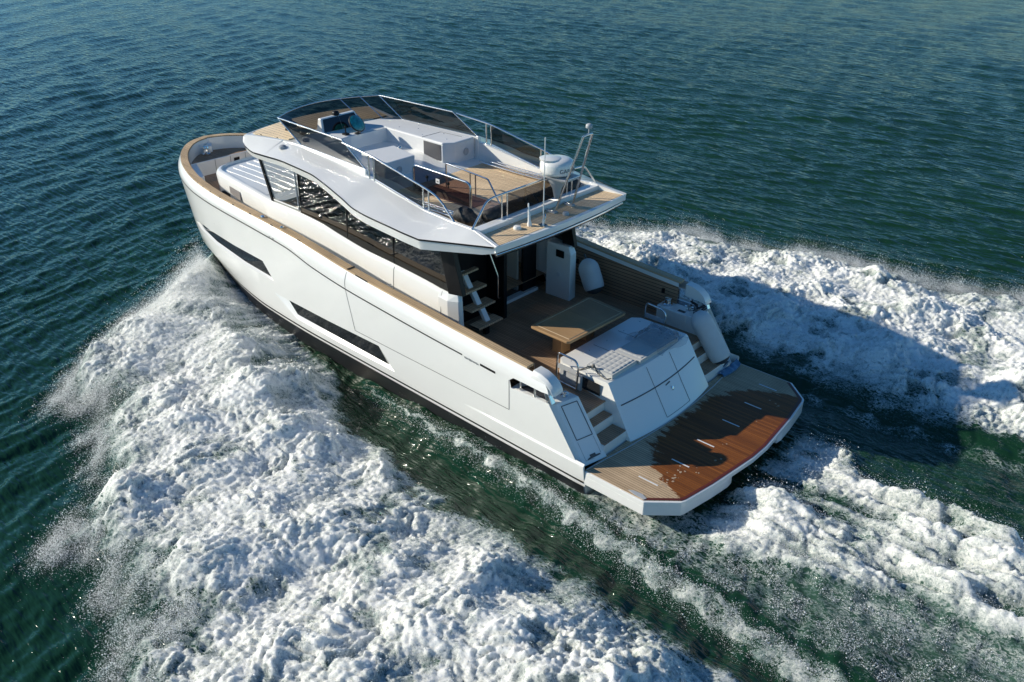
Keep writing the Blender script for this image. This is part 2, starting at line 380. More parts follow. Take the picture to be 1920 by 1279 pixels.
# small raised builder's lettering, too small to read, between the two stripe dashes: short strokes
m = MB(); rnd = random.Random(4)
for k in range(12):
    uu = lerp(.1595, .1405, k/11); h_ = rnd.choice([.014, .02, .012])
    p0 = P(np.array([uu]), np.array([1.03]))[0]+PN(np.array([uu]), np.array([1.03]))[0]*.003
    m.box(p0[0]-.007, p0[0]+.007, p0[1]-.002, p0[1]+.002, p0[2]-h_, p0[2]+h_)
    if k % 3: m.box(p0[0]-.016, p0[0]+.008, p0[1]-.002, p0[1]+.0025, p0[2]-h_, p0[2]-h_+.009)
m.build('lettering', ink2, hull)
for k in (0, 1):
    m = MB(); x = 8.55-k*.14; z = 2.27; y = yhull(x, z)+.004
    m.box(x-.02, x+.02, y-.004, y, z-.035, z-.025); m.box(x-.02, x-.01, y-.004, y+.001, z-.05, z+.01); m.box(x+.012, x+.02, y-.004, y+.001, z-.03, z+.01)
    m.build('hull_mark', ink2, hull)
# raised spray step low on the quarter
uu = np.linspace(.0, .165, 40)
rings = []
for a in uu:
    f_ = min(1, (.165-a)/.05); vv = 2.48
    p = P(np.array([a]), np.array([vv]))[0]
    rings.append([(p[0], p[1]-.01, p[2]+.05), (p[0], p[1]+.028*f_, p[2]+.01), (p[0], p[1]+.028*f_, p[2]-.02), (p[0], p[1]-.01, p[2]-.28)])
MB().loft(rings).build2('spray_step', gel, hull, smooth=30)

# cap rail
def cap_curve(n, u0=.08): 
    uu = np.linspace(u0, 1, n); q = P(uu, np.zeros(n)); return uu, q
def inset(q, dist):
    full = np.concatenate([q, q[::-1][1:]*[1, -1, 1]]); t = np.gradient(full, axis=0); t[:, 2] = 0; t /= np.linalg.norm(t, axis=1, keepdims=True)
    nn = np.stack([-t[:, 1], t[:, 0], 0*t[:, 0]], 1)
    return full, full+nn*-dist if (nn[0, 1] > 0) else full+nn*dist
uu, q = cap_curve(150)
full, inner = inset(q, .175)
_, inner_w = inset(q, .20)
m = MB(); rings = []
for a, b in zip(full, inner):
    a_ = a+(b-a)*.02
    rings.append([(a_[0], a_[1], a_[2]-.02), (a_[0], a_[1], a_[2]+.03), (b[0], b[1], b[2]+.03), (b[0], b[1], b[2]-.02)])
m.loft(rings); caprail = m.build('cap_rail', teak_rail, yacht, smooth=30)
# joint line of the fold-down bulwark in the rail, chrome fairleads on it
for s in (1, -1): m = MB(); m.box(5.97, 6.0, s*2.345-.18*(s > 0), s*2.345+.18*(s < 0), 2.275, 2.291); m.build('rail_joint', black, caprail)
for s in (1, -1):
    for xx, ln in ((9.05, .26), (8.3, .13)):
        m = MB(); z = float(CAPZ(xx))+.045; y = s*(float(YF[0](xx))-.08)
        m.lathe([(.0, -.02), (.04, -.02), (.042, .0), (.03, .018), (0, .02)], (xx, y, z), n=16)
        v_ = np.array(m.v); v_[:, 0] = xx+(v_[:, 0]-xx)*ln/.15; m.v = [tuple(p) for p in v_]
        m.build('fairlead', steel, caprail, smooth=40)
# bulwark inner wall
def zdeck(x): return np.where(x > 13.3, 2.0, CAPZ(x)-.70)
def bulwark_wall(sel, zb, mat, name, off):
    _, inn = inset(q, off); rings = []
    for p in inn:
        if sel(p): rings.append([(p[0], p[1], p[2]+.005), (p[0]-.02*(p[0] > 13), p[1]*.985, float(zb(p[0])))])
    return rings
rg = bulwark_wall(lambda p: p[0] >= 4.1, lambda x: zdeck(x)-.02, gel2, '', .19)
MB().loft(rg, closed=False).build('bulwark', gel, yacht, smooth=40)
for s in (1, -1):
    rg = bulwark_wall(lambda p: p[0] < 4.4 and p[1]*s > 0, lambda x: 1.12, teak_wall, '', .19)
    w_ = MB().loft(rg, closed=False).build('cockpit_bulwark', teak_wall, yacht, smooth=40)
    rg2 = [[(a[0][0], a[0][1]-s*.006, a[0][2]), (a[0][0], a[0][1]-s*.008, a[0][2]-.085)] for a in rg]
    MB().loft(rg2, closed=False).build('rail_moulding', gel, w_)
    for xx in (1.65, 3.85):
        m = MB(); m.box(xx-.03, xx+.03, s*2.165-.02, s*2.165+.02, 1.62, 1.72); m.build('bulwark_light', black, w_)
# mooring openings in the bow bulwark (starboard, seen from inside): dark frame with two posts
for s in (1, -1):
    for (xa, xb) in ((12.95, 13.2), (13.25, 13.62), (13.67, 14.0)):
        pts = []
        for xx in (xa, xb): pts.append((xx, float(YF[0](xx))-.235))
        (x1, y1), (x2, y2) = pts
        m = MB(); m.add([(x1, s*y1, 2.30), (x2, s*y2, 2.31), (x2, s*y2, 2.42), (x1, s*y1, 2.41)], [(0, 1, 2, 3)])
        m.build('mooring_port', gl_hull, yacht)
# end hood of the rail, curling down to the quarter pod
for s in (1, -1):
    prof = [(1.16, 1.955), (1.0, 1.94), (.86, 1.89), (.75, 1.81), (.69, 1.72), (.675, 1.655)]
    inn = [(1.16, 1.70), (1.0, 1.695), (.9, 1.69), (.8, 1.68), (.73, 1.665), (.69, 1.65)]
    rings = []
    for (a, b), (c, e) in zip(prof, inn):
        t = (1.16-a)/.48
        yo = 2.44; yi = 2.19
        rings.append([(a, s*(yo-.06), b), (a, s*yi, b), (c, s*yi, e), (c, s*(yo-.005), e), (a+.01, s*(yo-.01), b-.06)])
    MB().loft(rings).build('rail_hood', gel, yacht, smooth=40, bevel=.012)
    # steel posts in the mooring opening and the slanting steel end bar
    for xx in (1.42, 1.10):
        m = MB(); m.tube([(xx, s*2.40, 1.46), (xx, s*2.40, 1.70)], .022, 10); m.build('fairlead_post', steel, yacht, smooth=40)
    m = MB(); m.extr([(.82, s*2.44, 1.49), (.70, s*2.44, 1.49), (.80, s*2.44, 1.70), (.90, s*2.44, 1.70)], (0, -s*.1, 0)); m.build('fairlead_bar', steel, yacht, bevel=.012)
    # quarter pod with slanted aft face
    bo, bi = (.155, 2.385), (-.06, 1.87); to, ti = (.70, 2.37), (.585, 1.89)
    zt, zb = 1.475, .545
    m = MB(); yo = 2.455
    # plan at top and bottom, with a bevelled outer corner
    top = [(1.60, s*2.44, zt), (.80, s*2.445, zt), (to[0], s*2.34, zt), (ti[0], s*1.89, zt), (1.60, s*1.89, zt)]
    bot = [(1.60, s*2.44, zb), (.16, s*2.455, zb), (.045, s*2.36, zb), (bi[0], s*1.87, zb), (1.60, s*1.87, zb)]
    m.hexa(bot, top); pod = m.build('quarter_pod', gel, yacht, bevel=.014)
    # locker door outline, step pad and latch on the slanted face
    A = Vector((to[0], s*2.34, zt)); B = Vector((ti[0], s*1.89, zt)); C_ = Vector((bi[0], s*1.87, zb)); D_ = Vector((.045, s*2.36, zb))
    def fp(a, b, o=.004):     # a across from outer to inner, b down
        p = (A.lerp(B, a)).lerp(D_.lerp(C_, a), b); n = (B-A).cross(D_-A).normalized(); n *= (1 if n.x < 0 else -1); return p+n*o
    m = MB()
    lines = [((.16, .06), (.84, .06)), ((.84, .06), (.84, .60)), ((.84, .60), (.16, .60)), ((.16, .60), (.16, .06))]
    for (a, b) in lines:
        p, q_ = fp(*a), fp(*b); m.tube([p, q_], .0075, 6)
    m.build('door_seam', seam_m, pod)
    for (a, b) in [((.16, .63), (.16, .93)), ((.84, .63), (.84, .90)), ((.16, .93), (.5, .94))]: m = MB(); m.tube([fp(*a), fp(*b)], .004, 6); m.build('pad_seam', grey_gel, pod)
    m = MB(); pts = [fp(.38, .865, .006), fp(.62, .865, .006), fp(.62, .895, .006), fp(.80, .90, .006), fp(.80, .92, .006), fp(.25, .93, .006), fp(.25, .915, .006), fp(.38, .90, .006)]
    m.poly([tuple(p) for p in pts]); m.build('step_latch', seam_m, pod)
    # fittings on the pod
    for xx, yy in ((.98, 2.10), (.76, 2.06)):
        m = MB(); m.lathe([(0, 0), (.06, 0), (.06, .02), (.03, .035), (.028, .07), (.05, .09), (.05, .1), (0, .105)], (xx, s*yy, zt), n=14)
        m.tube([(xx-.09, s*yy-.02, zt+.085), (xx+.09, s*yy+.02, zt+.085)], .014, 8); m.build('mooring_cleat', steel, pod, smooth=40)
    m = MB(); m.add([(.86, s*2.36, zt+.004), (.92, s*2.20, zt+.004), (1.42, s*2.20, zt+.004), (1.5, s*2.36, zt+.004)], [(0, 1, 2, 3)]); m.build('pod_recess', hatch_m, pod)
# starboard pod runs further inboard and carries the winch
m = MB(); m.hexa([(.9, -1.895, 1.12), (1.62, -1.895, 1.12), (1.68, -2.2, 1.12), (.9, -2.2, 1.12)], [(.9, -1.86, 1.478), (1.5, -1.86, 1.478), (1.62, -2.2, 1.478), (.9, -2.2, 1.478)])
spod = m.build('winch_locker', gel, yacht, bevel=.02)
m = MB(); m.lathe([(0, 0), (.10, 0), (.10, .03), (.065, .05), (.055, .12), (.085, .16), (.085, .18), (.03, .19), (0, .19)], (1.43, -2.02, 1.478), n=20); m.build('winch', steel, spod, smooth=40)
m = MB(); m.box(.98, 1.14, -2.0, -1.92, 1.4785, 1.482); m.build('winch_switch', hatch_m, spod)
m = MB(); m.add([(.95, -1.883, 1.40), (1.42, -1.878, 1.40), (1.46, -1.889, 1.16), (.95, -1.891, 1.16)], [(0, 1, 2, 3)]); m.build('locker_panel', grey_gel, spod)

# ---------------------------------------------------------------- decks
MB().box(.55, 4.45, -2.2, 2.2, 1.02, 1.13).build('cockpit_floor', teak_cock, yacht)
# teak border plank lines of the cockpit hatch
light_caulk = principled('light_caulk', (.30, .22, .15), .7)
m = MB(); m.box(2.75, 2.77, -.6, 1.0, 1.13, 1.134); m.build('floor_hatch_seam', light_caulk, yacht)
m = MB(); m.box(3.9, 3.92, -.9, .1, 1.13, 1.134); m.build('floor_hatch_seam', light_caulk, yacht)
# side decks and the bow well
rings = []
for xx in np.linspace(4.3, 14.0, 60):
    y = float(YF[0](xx))-.18; z = float(zdeck(np.array(xx))); rings.append([(xx, y, z), (xx, 0, z), (xx, -y, z)])
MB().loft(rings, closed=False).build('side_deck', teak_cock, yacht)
rings = []
for xx in np.linspace(13.92, 14.88, 30):
    y = max(.02, float(YF[0](xx))-.17); rings.append([(xx, y, 2.36), (xx, -y, 2.36)])
fd = MB().loft(rings, closed=False).build('foredeck', teak_cock, yacht)
m = MB(); m.box(13.90, 13.94, -1.15, 1.10, 1.95, 2.372); fst = m.build('foredeck_step', gel, yacht, bevel=.015)
m = MB(); m.box(13.885, 13.898, -.36, -.20, 2.12, 2.28); m.build('step_light', black, fst)
for yy in (.35, -.1, -.55): m = MB(); m.box(13.893, 13.899, yy-.004, yy+.004, 1.98, 2.36); m.build('locker_seam', seam_m, fst)
for s in (1, -1):
    m = MB(); m.hexa([(13.0, s*1.20, 1.9), (13.92, s*.86, 1.9), (13.92, s*1.2, 1.9), (13.1, s*1.52, 1.9)], [(13.0, s*1.20, 2.3), (13.92, s*.86, 2.36), (13.92, s*1.2, 2.36), (13.1, s*1.52, 2.3)])
    m.build('bow_bench', gel, yacht, bevel=.02)
m = MB(); m.lathe([(0, 0), (.11, 0), (.12, .05), (.07, .08), (.06, .16), (.10, .2), (.09, .24), (0, .25)], (14.38, .30, 2.36), n=18); m.tube([(14.2, .42, 2.45), (14.6, .05, 2.44)], .03, 8); m.build('anchor_windlass', steel, fd, smooth=40)
m = MB(); m.hexa([(14.52, .22, 2.37), (14.66, .12, 2.37), (14.6, -.04, 2.37), (14.46, .06, 2.37)], [(14.52, .2, 2.56), (14.64, .1, 2.60), (14.6, -.02, 2.58), (14.48, .06, 2.54)]); m.build('bow_light', gel, fd, bevel=.02)

# ---------------------------------------------------------------- coachroof and cabin side
LOWZ = pchip([3.4, 3.93, 4.34, 5.53, 6.1, 7.05, 7.64, 8.65, 9.4, 10.6, 11.5, 12.3], [2.22, 2.27, 2.32, 2.41, 2.44, 2.56, 2.65, 2.70, 2.70, 2.735, 2.735, 2.72])
def cy(x): return float(np.interp(x, [3.4, 9.4, 10.7, 11.4, 11.9, 12.12, 12.26, 12.35, 12.39, 12.40], [1.72, 1.72, 1.59, 1.49, 1.42, 1.34, 1.18, .88, .4, 0]))
xs_ = list(np.linspace(4.0, 11.2, 60))+[11.4, 11.6, 11.8, 11.92, 12.02, 12.1, 12.16, 12.22, 12.26, 12.31, 12.35, 12.37, 12.39, 12.395, 12.40]
rings = []
for xx in xs_:
    y = cy(xx); zt = float(LOWZ(xx)); zb = float(zdeck(np.array(xx)))-.03
    e = .09 if y > .3 else .09*y/.3
    f_ = 1+.035*(xx < 9.6)
    rim = .11 if y > .4 else .11*y/.4
    rings.append([(xx, y*f_+.0, zb), (xx, y*f_, zb+(zt-zb)*.55), (xx+.0, y+.035, zt-.10), (xx, y, zt-.03), (xx, y-e*.45, zt), (xx, y-rim, zt-.005), (xx, y-rim-.015, zt-.06), (xx, 0, zt-.06) if xx > 9.55 else (xx, y-rim-.02, zb+.05)])
cab = MB().loft(rings, closed=False).mirror().build('cabin_side', gel, yacht, smooth=50)
for xx in (3.98, 5.3):     # panel joints
    for s in (1, -1):
        m = MB(); y = cy(xx)*1.035; z0 = float(zdeck(np.array(xx))); z1 = float(LOWZ(xx)); m.tube([(xx, s*(y+.002), z0), (xx, s*(y+.002), z0+(z1-z0)*.55), (xx, s*(cy(xx)+.037), z1-.1), (xx, s*(cy(xx)+.002), z1-.03)], .005, 6)
        m.build('panel_seam', seam_m, cab)
# recessed light-grey vent panel on the side of the coachroof
for s in (1, -1):
    m = MB(); xa, xb = 10.75, 11.3
    pa = [(xx, cy(xx)+.034, float(LOWZ(xx))-dz) for xx, dz in ((xa, .20), (xb, .20), (xb, .36), (xa, .44))]
    m.add([(a, s*(b+.004), c) for a, b, c in pa], [(0, 1, 2, 3)]); m.build('coachroof_vent', principled('vent_grey', (.24, .22, .21), .5), cab)
    m = MB(); m.box(11.35, 11.75, s*1.47-.02, s*1.47+.02, 2.12, 2.30); m.build('porthole', black, cab)
# ribbed sun-deck pad on the coachroof
pad = MB().prism([(9.6, -1.50), (11.4, -1.36), (12.0, -1.24), (12.18, -.95), (12.25, 0), (12.18, .95), (12.0, 1.24), (11.4, 1.36), (9.6, 1.50)], 2.62, 2.652).build('coachroof_deck', grey_gel, yacht)
for k in range(11):
    yy = -1.16+k*.225; xf = 12.20-.20*abs(yy)**2; m = MB(); m.box(9.75, xf, yy, yy+.075, 2.64, 2.682); m.build('nonslip_rib', gel, pad)
m = MB(); m.box(10.9, 11.35, -.95, -.35, 2.675, 2.69); m.build('deck_hatch', hatch_m, pad)

# dashboard and interior
m = MB(); m.box(7.9, 9.45, -1.6, 1.6, 1.9, 2.62); m.build('dashboard', interior_m, yacht, bevel=.03)
m = MB(); m.box(4.36, 9.3, -1.66, 1.66, 1.14, 1.18); m.build('saloon_floor', floor_in, yacht)
m = MB(); m.box(5.2, 5.26, -.98, .1, 1.18, 3.2); m.box(4.5, 5.2, -.98, -.93, 1.18, 3.1); m.build('saloon_cabinet', principled('cabinet_white', (.62, .56, .48), .5, vary=.05), yacht)
m = MB(); m.box(5.3, 7.6, -1.55, -.9, 1.18, 1.75); m.build('saloon_sofa', interior_m, yacht, bevel=.03)
m = MB(); m.box(5.6, 7.2, .9, 1.5, 1.18, 1.9); m.build('saloon_counter', interior_m, yacht, bevel=.03)

# ---------------------------------------------------------------- flybridge moulding
KX = [2.5, 3.844, 4.35, 5.114, 5.585, 6.023, 6.682, 7.224, 8.194, 9.089, 9.435, 9.814, 10.0, 10.12, 10.25, 10.33, 10.37, 10.38]
KY = [1.86, 2.37, 2.41, 2.41, 2.38, 2.32, 2.20, 2.12, 2.03, 1.97, 1.95, 1.90, 1.80, 1.48, 1.0, .6, .25, 0]
KZ = [3.575, 3.505, 3.55, 3.597, 3.634, 3.729, 3.823, 3.88, 3.882, 3.832, 3.815, 3.881, 3.97, 3.98, 3.98, 3.98, 3.98, 3.98]
_ky = pchip(KX[1:], KY[1:]); _kz = pchip(KX[1:], KZ[1:])
ky = lambda x: np.where(np.asarray(x) < KX[1], np.interp(x, KX[:2], KY[:2]), _ky(x)); kz = lambda x: np.where(np.asarray(x) < KX[1], np.interp(x, KX[:2], KZ[:2]), _kz(x))
BX = [2.5, 2.52, 3.15, 3.8, 4.46, 5.3, 6.0, 6.16, 6.17, 8.45, 8.9, 9.3, 9.95, 10.02, 10.12, 10.25, 10.33, 10.37, 10.38]
BY = [1.84, 1.835, 1.74, 1.68, 1.66, 1.64, 1.60, 1.59, 1.58, 1.42, 1.46, 1.56, 1.73, 1.76, 1.46, .98, .58, .24, 0]
BZ = [3.585, 3.585, 3.69, 3.665, 3.69, 3.82, 3.93, 3.945, 4.05, 4.05, 4.05, 4.05, 4.04, 4.03, 4.03, 4.03, 4.03, 4.03, 4.03]
MXY = lambda x: (float(np.interp(x, [6.165, 8.45, 9], [1.597, 1.45, 1.47])), float(np.interp(x, [6.165, 7.2, 8.45, 9], [3.937, 3.99, 4.02, 4.035])))
by = lambda x: float(np.interp(x, BX, BY)); bz = lambda x: float(np.interp(x, BX, BZ))
stations = sorted(set([2.5, 2.6, 2.75, 2.9, 3.05, 3.06, 3.15, 3.25, 3.26, 6.16, 6.17, 3.844, 8.2, 8.21, 8.99, 9.01]+list(np.linspace(3.3, 9.8, 70))+KX[11:]+[9.9, 10.06, 10.18, 10.29]))
def flank(xx, a, b, yb, zb_, t):
    if 6.165 < xx < 9: my_, mz_ = MXY(xx)
    else: my_, mz_ = yb+.006*t, zb_-.008
    return [(xx, lerp(a, my_, .5)+.006*t, lerp(b, mz_, .5)+.012), (xx, my_, mz_)]
rings = []
for xx in stations:
    a, b, yb, zb_ = float(ky(xx)), float(kz(xx)), by(xx), bz(xx)
    yb = min(yb, a-.015*(a > .02)) if a > .02 else 0
    if xx <= 3.05: zf = 3.545
    elif xx <= 3.25: zf = 3.66
    elif xx <= 8.2: zf = 3.535
    else: zf = zb_-.01
    h_ = np.interp(xx, [2.5, 2.75, 3.84, 6, 8, 10], [.12, .17, .20, .18, .15, .12])
    t = min(1, a/.5)
    yl = max(0, a-.035*t); zl = b-h_
    rings.append([(xx, 0, max(zl+.02, 3.41)), (xx, max(0, yl-.16*t), max(zl+.01, 3.405)), (xx, max(0, yl-.13*t), zl+.012), (xx, yl, zl), (xx, a, b), *flank(xx, a, b, yb, zb_, t), (xx, yb, zb_), (xx, max(0, yb-.07*t), zb_), (xx, max(0, yb-.085*t), zf), (xx, 0, zf)])
fly = MB().loft(rings, closed=False).mirror().build('flybridge', gel, yacht, smooth=24)
# aft face and stepped awning rails
m = MB(); a = rings[0]; m.poly([(2.5, p[1], p[2]) for p in a]+[(2.5, -p[1], p[2]) for p in reversed(a[1:-1])])
aft = m.build('flybridge_aft_face', gel, fly)
pl = [(2.50, 1.855), (2.44, 1.2), (2.41, .6), (2.40, 0), (2.41, -.6), (2.44, -1.2), (2.50, -1.855)]
MB().prism(pl+[(2.62, -1.84), (2.62, 1.84)], 3.455, 3.575).build('aft_lip', gel, fly, bevel=.012)
MB().prism([(x+.035, y*.985) for x, y in pl]+[(2.66, -1.80), (2.66, 1.80)], 3.425, 3.455).build('aft_shadow_gap', black, fly)
MB().prism([(x+.02, y*.97) for x, y in pl]+[(2.66, -1.76), (2.66, 1.76)], 3.385, 3.425).build('awning_rail', steel, fly, bevel=.01)
MB().prism([(x+.06, y*.96) for x, y in pl]+[(2.7, -1.7), (2.7, 1.7)], 3.345, 3.385).build('awning_rail', black, fly)
# black sheer line along the knuckle
rg = []
for xx in np.concatenate([np.linspace(2.52, 3.844, 20), np.linspace(3.86, 9.8, 110), KX[11:]]):
    a, b = float(ky(xx)), float(kz(xx)); rg.append([(xx, a+.004, b-.026), (xx, a+.008, b+.008)] if a > .03 else [(xx+.004, 0, b-.026), (xx+.008, 0, b+.008)])
MB().loft(rg, closed=False).build2('knuckle_line', black, fly)
# teak
MB().prism([(2.515, 1.78), (2.50, 1.0), (2.475, 0), (2.50, -1.0), (2.515, -1.78), (3.045, -1.70), (3.045, 1.70)], 3.55, 3.58).build('flybridge_aft_deck', teak_dry, fly)
MB().prism([(3.27, 1.55), (3.27, -1.55), (4.2, -1.55), (6.4, -1.5), (8.2, -1.4), (8.2, 1.36), (6.18, 1.46), (4.2, 1.52)], 3.52, 3.55).build('flybridge_deck', teak_dry, fly)
MB().prism([(8.95, 1.36), (9.9, 1.60), (10.02, 1.42), (10.18, .9), (10.27, .4), (10.29, 0), (10.27, -.4), (10.18, -.9), (10.02, -1.42), (9.9, -1.6), (8.95, -1.36)], 4.045, 4.062).build('roof_deck', teak_roof, fly)
m = MB(); m.lathe([(0, 0), (.085, 0), (.08, .04), (.04, .065), (0, .07)], (8.75, 1.66, 3.975), n=16); m.build('roof_light', grey_gel, fly, smooth=50)
m = MB(); m.lathe([(0, 0), (.06, 0), (.05, .05), (.03, .06), (.03, .12), (0, .12)], (9.55, .95, 4.06), n=14); m.lathe([(0, -.11), (.085, -.1), (.10, .02), (.085, .09), (0, .12)], (9.55, .95, 4.24), (1, .2, .05), 18); m.lathe([(0, -.07), (.06, -.06), (.07, .02), (0, .08)], (9.50, .82, 4.17), (1, -.2, 0), 14); m.build('searchlight', black, fly, smooth=50)
# furniture mouldings of the flybridge
L = [(9.28, 0), (9.15, .55), (8.9, .98), (8.5, 1.34), (8.14, 1.34), (8.16, .64), (8.30, -.36), (8.36, -.70), (6.41, -.68), (6.23, -.90), (6.24, -1.47), (6.34, -1.50), (8.5, -1.36), (8.9, -1.0), (9.15, -.55)]
lounge = MB().prism(L, 3.55, 4.055).build('lounge_base', gel2, fly, bevel=.03)
m = MB(); m.tube([(7.05, -.70, 4.056), (7.05, -1.25, 4.056), (6.45, -1.3, 4.056)], .005, 6); m.build('lounge_hatch_seam', seam_m, lounge)
m = MB(); m.box(6.45, 6.98, -.690, -.672, 3.66, 4.0); m.build('lounge_cabinet', hatch_m, lounge)
m = MB(); m.box(6.42, 7.1, -.69, -.66, 3.56, 3.61); m.build('lounge_plinth', gel, lounge)
for c, ax, par in (((6.235, -1.2, 3.80), (-1, 0, 0), lounge),):
    m = MB(); m.lathe([(0, 0), (.075, 0), (.08, .012), (.07, .02), (.05, .008), (0, .012)], c, ax, 20); m.build('speaker', grey_gel, par, smooth=40)
for xx, yy in ((8.0, -.9), (7.6, -1.1), (7.2, -.85), (6.9, -1.2), (6.55, -.95), (7.8, -1.3), (8.7, -.5), (8.9, .1)): m = MB(); m.lathe([(0, 0), (.013, 0), (.008, .006), (0, .007)], (xx, yy, 4.055), n=8); m.build('snap_button', steel, lounge)
seat = MB().hexa([(6.42, .92, 3.55), (6.42, .14, 3.55), (7.25, -.04, 3.55), (7.38, .72, 3.55)], [(6.37, .92, 3.98), (6.37, .12, 3.98), (7.22, -.06, 3.98), (7.36, .72, 3.98)]).build('helm_seat_base', gel2, fly, bevel=.025)
m = MB(); m.lathe([(0, 0), (.075, 0), (.08, .012), (.07, .02), (.05, .008), (0, .012)], (6.395, .55, 3.76), (-1, 0, 0), 20); m.build('speaker', grey_gel, seat, smooth=40)
m = MB(); m.lathe([(0, 0), (.035, 0), (.035, .03), (.02, .05), (0, .055)], (6.95, .02, 3.98), n=12); m.build('grab_knob', steel, seat, smooth=40)
m = MB(); m.hexa([(6.5, 1.02, 3.55), (6.5, 1.40, 3.55), (7.3, 1.36, 3.55), (7.3, .98, 3.55)], [(6.5, 1.02, 3.78), (6.5, 1.40, 3.78), (7.3, 1.36, 3.80), (7.3, .98, 3.80)]); m.build('side_step', gel2, fly, bevel=.02)
# helm: raised binnacle with two screens meeting in a notch
bn = MB().hexa([(8.78, .60, 4.05), (8.72, -.46, 4.05), (8.98, -.5, 4.05), (9.02, .58, 4.05)], [(8.90, .53, 4.34), (8.86, -.37, 4.36), (8.96, -.38, 4.36), (8.99, .54, 4.34)]).build('helm_binnacle', gel, fly, bevel=.02)
m = MB()
def bnp(t, w): return Vector((8.775, .57, 4.06)).lerp(Vector((8.72, -.43, 4.06)), t).lerp(Vector((8.895, .505, 4.325)).lerp(Vector((8.855, -.35, 4.345)), t), w)+Vector((-.008, 0, .003))
for (t0, t1) in ((.02, .495), (.505, .98)): m.poly([tuple(bnp(t0, .02)), tuple(bnp(t1, .02)), tuple(bnp(t1, .97)), tuple(bnp(t0, .97))])
m.build('helm_screen', screen_m, bn)
m = MB(); m.lathe([(0, -.02), (.07, -.01), (.085, .03), (.06, .075), (0, .09)], (8.93, .1, 4.35), n=16); m.build('compass', black, bn, smooth=50)
m = MB(); ax = Vector((-.78, -.12, .62)).normalized(); cc = Vector((8.42, -.06, 4.22))
m.lathe([(.0, -.16), (.03, -.16), (.04, -.02), (.0, -.015)], cc, ax, 12)
wheel = MB(); ring = []
q_ = Vector((0, 0, 1)).rotation_difference(ax)
circ = [tuple(cc+q_ @ Vector((.185*math.cos(a), .185*math.sin(a), 0))) for a in np.linspace(0, 2*math.pi, 33)]
wheel.tube(circ, .02, 8); whl = wheel.build('steering_wheel', rubber, fly, smooth=50); m.build('wheel_hub', rubber, whl, smooth=50)
m = MB(); m.lathe([(0, -.02), (.12, -.02), (.18, .0), (.19, .015), (.17, .035), (.09, .055), (0, .06)], cc, ax, 26); m.build('wheel_cover', wheel_m, whl, smooth=60)
m = MB(); m.box(8.3, 8.42, .25, .36, 4.056, 4.09); m.tube([(8.36, .30, 4.08), (8.37, .30, 4.22)], .014, 8); m.lathe([(0, 0), (.026, .01), (.02, .04), (0, .05)], (8.37, .30, 4.2), n=10); m.build('throttle_lever', black, fly)
m = MB(); m.box(8.2, 8.3, .02, .12, 4.056, 4.075); m.build('helm_switch', black, fly)

# windscreen of the flybridge
wb = [(6.20, 1.55, 4.05), (8.45, 1.40, 4.05), (8.9, 1.02, 4.055), (9.15, .55, 4.06), (9.27, 0, 4.06)]
wt = [(6.92, 1.505, 4.47), (9.22, 1.385, 4.47), (9.5, .88, 4.47), (9.66, .40, 4.47), (9.71, 0, 4.47)]
def dens(pts, n=8):
    out = []
    for i in range(len(pts)-1):
        for k in range(n): out.append(tuple(Vector(pts[i]).lerp(Vector(pts[i+1]), k/n)))
    return out+[pts[-1]]
def curve3(pts, n=24):
    t = np.arange(len(pts)); f = [pchip(t, [p[k] for p in pts]) for k in range(3)]; s_ = np.linspace(0, len(pts)-1, n); return [tuple(float(g(x)) for g in f) for x in s_]
fb = curve3(wb[1:]+mir(wb[1:-1])[::-1], 41); ft = curve3(wt[1:]+mir(wt[1:-1])[::-1], 41)
ws = MB().loft([[b, t] for b, t in zip(fb, ft)], closed=False).build('windscreen', gl_wind, fly, smooth=60)
m = MB(); m.tube(ft, .014, 8); m.build('windscreen_rail', steel, ws, smooth=50)
for k in (29, 35):
    m = MB(); m.tube([fb[k], ft[k]], .011, 6); m.build('windscreen_post', steel, ws)
for s in (1, -1):
    g = lambda p: (p[0], p[1]*s, p[2])
    m = MB(); m.poly([g(wb[0]), g(wb[1]), g(wt[1]), g(wt[0])]); sp_ = m.build('side_screen', gl_wind, fly)
    for a, b, r_ in ((wt[0], wt[1], .016), (wb[1], wt[1], .016), (wb[0], wt[0], .014), (wb[0], wb[1], .007)):
        m = MB(); m.tube([g(a), g(b)], r_, 8); m.build('screen_frame', steel, sp_, smooth=50)
    # flybridge side rail with a smoked pane between two pairs of posts
    rail = fillet([g(p) for p in [(6.86, 1.55, 4.44), (5.9, 1.60, 4.37), (4.42, 1.63, 4.10), (4.15, 1.635, 4.03), (3.95, 1.64, 3.90), (3.68, 1.66, 3.665)]], .2, 6)
    rl = MB().tube(rail, .019, 10).build('side_rail', steel, fly, smooth=50)
    for xx in (6.02, 5.88, 4.50, 4.36):
        zt_ = float(np.interp(xx, [4.15, 4.42, 5.9, 6.9], [4.03, 4.10, 4.37, 4.44])); yy = 1.61 if xx > 5 else 1.63
        m = MB(); m.tube([g((xx, yy, bz(xx)-.02)), g((xx, yy, zt_))], .016, 8); m.build('rail_post', steel, rl, smooth=50)
    m = MB(); m.poly([g((5.86, 1.61, 3.95)), g((4.52, 1.63, 3.72)), g((4.52, 1.612, 4.08)), g((5.86, 1.592, 4.33))]); m.build('rail_pane', gl_wind, rl)
    m = MB(); m.tube([g((5.86, 1.61, 3.945)), g((4.52, 1.63, 3.715))], .01, 6); m.build('rail_bottom_bar', steel, rl)
